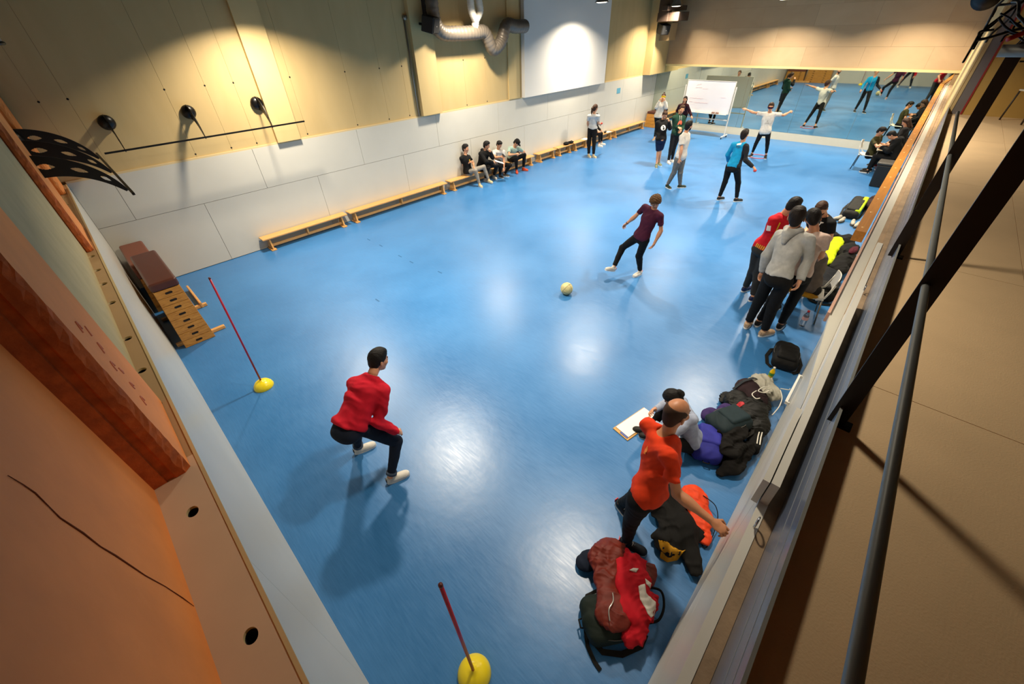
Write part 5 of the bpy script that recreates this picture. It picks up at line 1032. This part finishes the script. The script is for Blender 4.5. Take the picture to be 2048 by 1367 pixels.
pin = person('pink', 'person in a pale pinkish t-shirt leaning in behind the grey hoodie', PJ['pink'], c('pale_tee', '#c6aea2'), c('black_joggers', '#0c0b0b'), c('trainer_black', '#191815', .5), HB, h=.0125, sleeve='short', pitch=30, loose=.012, yaw=25, beard=True, g=.9)
cs = person('chairsit', 'person in a grey-brown top hunched forward on the white chair', PJ['chairsit'], c('greybrown_top', '#5c524b'), c('darkgrey_trousers', '#1d1b19'), c('trainer_black', '#191815', .5), HD, h=.0125, tl=.035, pitch=45, loose=.014, soft=.003, hem=-.08)
blt = person('blacktee', 'bearded person in a black t-shirt with white letters looking down at the group', PJ['blacktee'], c('black_tee', '#0d0d0e'), c('black_joggers', '#0c0b0b'), c('trainer_black', '#191815', .5), HBR, h=.0125, sleeve='short', pitch=32, beard=True, g=1.05, loose=.012)
blu = person('blue', 'person in a blue top with charcoal sleeve seen from behind, holding a red ball', PJ['blue'], c('blue_top', '#1190c2'), c('black_trousers', '#0b0b0c'), c('trainer_black2', '#1c1f20', .5), HD, topstyle='x', loose=.008, tl=.018, pitch=5, yaw=-20, curl=(.4, .8), top_side=(c('charcoal_sleeve', '#1f2124'), -.12))
arm = person('arms', 'blindfolded person in a white t-shirt with both arms stretched out', PJ['arms'], c('white_tee', '#cfcbc4'), c('black_leggings', '#0b0b0c'), c('trainer_black', '#191815', .5), HBR, sleeve='short', loose=.002, tl=.024, pitch=4, curl=(.3, .2), legs='crop', hem=-.09, hairstyle='quiff')
wal = person('walk', 'person in a white t-shirt and grey trousers walking', PJ['walk'], c('white_tee', '#cfcbc4'), c('grey_trousers', '#6a6864'), c('trainer_green', '#1f2a1c', .5), HB, sleeve='short', tl=.026, pitch=-4, yaw=20, loose=.012, curl=(.4, .5), hem=-.12, beard=True)
sho = person('shorts', 'person in a black hoodie with round emblem and navy shorts', PJ['shorts'], c('black_hoodie', '#0e0e0f'), c('navy_shorts', '#13203f'), c('trainer_olive', '#6c7356', .5), HBR, topstyle='hood', tl=.026, legs='short', loose=.012, pitch=18, yaw=10, curl=(.7, .5), hem=-.06)
gre = person('green', 'person in a dark green hoodie with an orange print', PJ['green'], c('green_hoodie', '#16382a'), c('black_jeans', '#1b1a1b'), c('trainer_white', '#d6d2c8', .5), HBR, topstyle='hood', tl=.026, loose=.006, pitch=0, yaw=-5, curl=(.5, .5), hem=-.08, hairstyle='quiff')
whi = person('whitew', 'person in a white jumper lifting a yellow blindfold to the eyes', PJ['whitew'], c('white_jumper', '#cdc9c0'), c('black_leggings', '#0b0b0c'), c('trainer_beige', '#b5987a', .6), HBR, fem=True, hairstyle='bun', tl=.026, loose=.004, pitch=2, curl=(.6, .6), hem=-.05)
mar = person('maroon', 'person with long dark hair in a maroon jumper', PJ['maroon'], c('maroon_jumper', '#351019'), c('black_leggings', '#0b0b0c'), c('trainer_black', '#191815', .5), HD, fem=True, hairstyle='long', tl=.024, loose=.004, pitch=0, yaw=-10, hem=-.1)
pon = person('pony', 'person with a long ponytail in a white t-shirt holding a red ball', PJ['pony'], c('white_tee', '#cfcbc4'), c('black_trousers', '#0b0b0c'), c('trainer_cream', '#c2b28c', .6), HBR, fem=True, hairstyle='pony', sleeve='short', tl=.012, loose=.016, pitch=2, curl=(.4, .8), hem=.02)
b18 = person('bench18', 'person in black leggings sitting on the bench behind the ponytailed person', PJ['bench18'], c('black_tee', '#0d0d0e'), c('black_leggings', '#0b0b0c'), c('trainer_white', '#d6d2c8', .5), HD, fem=True, hairstyle='long', pitch=10, loose=.002, legs='crop', hem=-.05)
sA = person('seatA', 'person in a black t-shirt and pale grey trousers seated on the bench', PJ['seatA'], c('black_tee', '#0d0d0e'), c('pale_trousers', '#8f8a82'), c('trainer_cream', '#c2a878', .6), HB, sleeve='short', tl=.010, loose=.006, pitch=5, yaw=25, curl=(.5, .7), g=.95, hairstyle='quiff', hem=-.04)
sB = person('seatB', 'person in a black hoodie seated with a hand at the chin', PJ['seatB'], c('black_hoodie', '#0e0e0f'), c('black_jeans', '#1b1a1b'), c('trainer_grey', '#a8a59e', .5), HB, topstyle='hood', tl=.026, loose=.008, pitch=10, yaw=30, curl=(.9, .6), hem=-.05, hairstyle='quiff')
sC = person('seatC', 'person in a white t-shirt seated on the bench, looking at a phone', PJ['seatC'], c('white_tee', '#cfcbc4'), c('black_trousers', '#0b0b0c'), c('trainer_darkgrey', '#33322f', .5), HB, sleeve='short', tl=.014, loose=.008, pitch=25, curl=(.4, .8), hem=-.05)
sD = person('seatD', 'person in a mint t-shirt and black cap looking down at a phone on the bench', PJ['seatD'], c('mint_tee', '#9cb5aa'), c('black_trousers', '#0b0b0c'), c('trainer_orange', '#c2452a', .5), HB, sleeve='short', tl=.016, loose=.010, pitch=40, yaw=10, curl=(.8, .8), hem=-.05, sole=mat('sole_coral', '#c85a3c', .5))
ora = person('orange', 'balding person in an orange t-shirt reaching one hand to the wall', PJ['orange'], c('orange_tee', '#d83a12'), c('black_trousers', '#0b0b0c'), c('trainer_navy2', '#141b26', .5), HCAP, h=.0115, sleeve='short', hairstyle='bald', tl=.016, loose=.012, yaw=75, pitch=-2, curl=(.5, .75), g=1.06, hem=-.08, soft=.002, heelm=mat('heel_red', '#c8202a', .5), skin=SKIN2)
pf = person('ponyfloor', 'person with dark ponytail in a pale blue top sitting on the floor', PJ['ponyfloor'], c('paleblue_top', '#9aa3b8'), c('black_trousers', '#0b0b0c'), c('trainer_black', '#191815', .5), HB, h=.0125, fem=True, hairstyle='pony', tl=.018, loose=.010, pitch=35, curl=(.5, .5), hem=.0, yaw=-5)
oli = person('olive', 'person in an olive t-shirt writing at the small table, red shoes', PJ['olive'], c('olive_tee', '#3c3a1c'), c('black_trousers', '#0b0b0c'), c('shoe_red', '#6e1a1c', .5), HB, sleeve='short', pitch=25, curl=(.6, .6), loose=.008)
bh = person('brownhair', 'person with long brown hair in black at the far end of the table', PJ['brownhair'], c('black_jacket2', '#121011'), c('black_trousers', '#0b0b0c'), c('trainer_black', '#191815', .5), HBR, fem=True, hairstyle='long', tl=.035, pitch=30)
le = person('lean', 'person in a black padded jacket bending over the papers on the table', PJ['lean'], c('black_jacket', '#0c0b0b'), c('black_trousers', '#0b0b0c'), c('trainer_black', '#191815', .5), HB, tl=.045, soft=.004, pitch=35, topstyle='hood')
# prints and worn accessories
WT = mat('print_white', '#d8d5cf', .7)
decal(blt, 'letters', [[(x-.0, y) for x, y in p] for ch, x0 in (('T', .01), ('A', .055), ('S', .10)) for p in letter(ch, x0-.13 if 0 else x0-.08)], WT, (.03, 0, .80), 1, 1.3)
decal(sho, 'round_emblem', [circ(.085)], WT, (0, 0, .58), 1); decal(sho, 'emblem_figure', [circ(.03, 12, -.01, -.02, .045), circ(.02, 10, .01, .035)], mat('print_black', '#151515', .7), (0, 0, .58), 1).location.z += .0
decal(gre, 'orange_print', [[(-.08, -.05), (-.075, .03), (-.03, .075), (.02, .07), (.06, .04), (.085, -.05), (.04, -.055), (.03, -.02), (-.02, -.02), (-.03, -.055)]], mat('print_orange', '#d65a3c', .7), (0, 0, .56), 1)
for q in (-1, 1):
    m = MB(); n0 = gre['J']['N']+gre['fs']*.105+gre['ls']*.03*q-gre['up']*.02; m.tube([V(n0)-V(gre['base']), V(n0-gre['up']*.09+gre['fs']*.035)-V(gre['base']), V(n0-gre['up']*.19+gre['fs']*.035)-V(gre['base'])], .005, 6); m.build('drawcord', WT, gre['top'])
decal(arm, 'grey_print', [circ(.03, 12, 0, .02), rect(-.07, .07, -.07, -.045), rect(-.05, .05, -.035, -.02)], mat('print_grey', '#a7a39d', .7), (0, 0, .55), 1)
decal(blu, 'back_print', [rect(-.07, .07, -.012, .012), rect(-.05, .05, -.035, -.02)], mat('print_darkblue', '#0b4f70', .7), (0, 0, .82), -1)
decal(blu, 'white_yoke', [[(-.02, -.02), (.09, -.05), (.10, -.01), (.0, .03)]], WT, (-.03, 0, .94), -1)
decal(ora, 'flame_print', [[(-.012, -.03), (.012, -.035), (.018, 0), (.004, .045), (-.008, .03), (-.02, .01)]], mat('print_flame', '#e07a2a', .7), (.0, 0, .72), -1)
Jj = jer['J']; sd_ = unit(np.cross(Jj['Re']-Jj['Rs'], [0, 0, 1])); cpt = lerp(Jj['Rs'], Jj['Re'], .42)
outv = unit(Jj['Rs']-Jj['Ls']); upv = unit(Jj['Rs']-Jj['Re']); outv = unit(outv-upv*(outv@upv))
def patch(pd, name, c_, out, up, shapes, m_):
    lat = unit(np.cross(up, -out)); 
    return decal(dict(pd, up=up, ls=lat, fs=out), name, shapes, m_, (0, 0, 0), 1, 1, d=-out, up=up) if 0 else _patch(pd, name, c_, out, up, shapes, m_)
def _patch(pd, name, c_, out, up, shapes, m_):
    mb = bmesh.new()
    for poly in shapes:
        tmp = bmesh.new(); tmp.faces.new([tmp.verts.new((x, y, 0)) for x, y in poly]); bmesh.ops.triangulate(tmp, faces=tmp.faces); bmesh.ops.subdivide_edges(tmp, edges=tmp.edges, cuts=1, use_grid_fill=True)
        W_ = project(pd['topfn'], np.array(c_)+out*.25, -out, up, [(v.co.x, v.co.y) for v in tmp.verts]); idx = [mb.verts.new(p) for p in W_]; tmp.verts.index_update()
        for f in tmp.faces: mb.faces.new([idx[v.index] for v in f.verts])
        tmp.free()
    me = bpy.data.meshes.new(name); mb.to_mesh(me); mb.free(); me.materials.append(m_); ob = link(name, me, pd['top']); ob.location = V([-x for x in pd['base']]); return ob
patch(jer, 'white_badge', cpt, outv, upv, [rect(-.035, .035, -.04, .045)], WT)
YL = mat('jersey_yellow', '#c9a51a', .6)
patch(jer, 'yellow_stripes', lerp(Jj['P'], Jj['N'], .02)-jer['ls']*.03, -jer['ls'], jer['up'], [rect(-.09+.035*k, -.072+.035*k, -.03, .035) for k in range(5)], YL)
patch(jer, 'chest_stripe', lerp(Jj['P'], Jj['N'], .6)-jer['ls']*.06, unit(jer['fs']-jer['ls']*.5), jer['up'], [rect(.0, .02, -.16, .12)], YL)
patch(sA, 'yellow_logo', lerp(sA['J']['P'], sA['J']['N'], .7)+sA['ls']*.05, sA['fs'], sA['up'], [rect(-.025, .025, -.02, .02)], YL)
def band(pd, name, f0, u0, hgt, m_, r=(.079, .1), span=2.0):
    m = MB(); pts = []; b = V(pd['base']); s_ = pd['s']
    pts = [V(pd['hp'](r[0]*math.sin(a), r[1]*math.cos(a)+f0, u0+(-.012*math.cos(a)+.0))) - b for a in [-span+2*span*i/24 for i in range(25)]]
    m.ribbon(pts, hgt, .006, side=tuple(-np.array(pd['HU']))) if 0 else None
    Vs = []
    for i, a in enumerate([-span+2*span*i/24 for i in range(25)]):
        row = [V(pd['hp']((r[0]+e)*math.sin(a), (r[1]+e)*math.cos(a)+f0, u0+hh)) - b for e, hh in ((.0, -hgt/2), (.007, -hgt/2), (.007, hgt/2), (.0, hgt/2))]; Vs.append([m.bm.verts.new(p) for p in row])
    for A_, B_ in zip(Vs, Vs[1:]):
        for k in range(4): m._f([A_[k], A_[(k+1) % 4], B_[(k+1) % 4], B_[k]])
    m._f(Vs[0]); m._f(Vs[-1]); m.build(name, m_, pd['T'])
band(arm, 'blindfold', 0, .006, .045, cloth('blindfold_plum', '#2a1030'), (.078, .106), 3.1)
band(whi, 'blindfold', 0, .012, .05, cloth('blindfold_yellow', '#d8c018'), (.078, .108), 3.1)
# cap of the man in mint
m = MB(); b = V(sD['base']); R_ = Matrix((sD['HL'], sD['HF'], sD['HU'])).transposed(); M4 = Matrix.Translation(V(sD['hp'](0, -.004, .035))-b) @ R_.to_4x4()
for i in range(1): m.lathe([(.088, 0), (.092, .03), (.085, .062), (.06, .09), (.02, .102), (0, .103)], (0, 0, 0), 24, M=None)
for v in m.bm.verts: v.co = M4 @ V((v.co.x*.92, v.co.y*1.15, v.co.z))
cp = m.build('cap', cloth('cap_black', '#0c0c0d'), sD['T'])
m = MB(); m.prism([M4 @ V((.07*math.cos(t), .09+.085*math.sin(t), .002)) for t in [PI*i/12 for i in range(13)]], M4.to_3x3() @ V((0, 0, .006))); m.build('peak', cloth('cap_black', '#0c0c0d'), cp)
m = MB(); m.lathe([(0, .003), (.02, .002), (.022, 0)], (0, 0, 0), 12)
for v in m.bm.verts: v.co = M4 @ (V((0, .098, .045))+Matrix.Rotation(-1.2, 3, 'X') @ v.co)
m.build('badge', WT, cp)
# things held
def held(kind, label, cat, pd, q, off, build, group=None):
    J_ = pd['J']; d = unit(J_[q+'w']-J_[q+'e']); p = J_[q+'w']+d*.09+np.array(off); T = thing(kind, label, cat, tuple(float(x) for x in p), group=group); build(T, d); return T
def redball(T, d):
    m = MB(); m.lathe([(.04*math.sin(PI*i/14), -.04*math.cos(PI*i/14)) for i in range(15)], (0, 0, 0), 24); m.build('ball_skin', mat('ball_red', '#c8382e', .5), T)
held('juggling_ball', 'small red ball in the right hand of the person in blue', 'ball', blu, 'R', (0, 0, -.03), redball, 'small red balls')
held('juggling_ball', 'small red ball held by the ponytailed person by the bench', 'ball', pon, 'R', (.02, -.02, .03), redball, 'small red balls')
def phone(T, d):
    m = MB(); m.box(-.035, .035, -.07, .07, -.004, .004, M=Matrix.Rotation(.5, 4, 'X')); m.build('casing', BLACKM, T, bevel=.003); m = MB(); m.box(-.031, .031, -.064, .064, .004, .005, M=Matrix.Rotation(.5, 4, 'X')); m.build('display', mat('phone_glass', '#101418', .1), T)
held('phone', 'black phone in the hand of the seated person in the white t-shirt', 'phone', sC, 'R', (0, -.02, .03), phone)
held('phone', 'black phone in the hands of the seated person in the cap', 'phone', sD, 'L', (0, -.02, .02), phone)
J_ = sB['J']; sheet('white sheet held over the knees by the seated person in the black hoodie', tuple(J_['Rw']+np.array([.12, -.12, .0])), -.6, .21, .3, .35)
sheet('white sheet on the knees of the person hunched on the white chair', tuple(cs['J']['Rw']+np.array([-.08, .05, -.03])), .3, .2, .28)
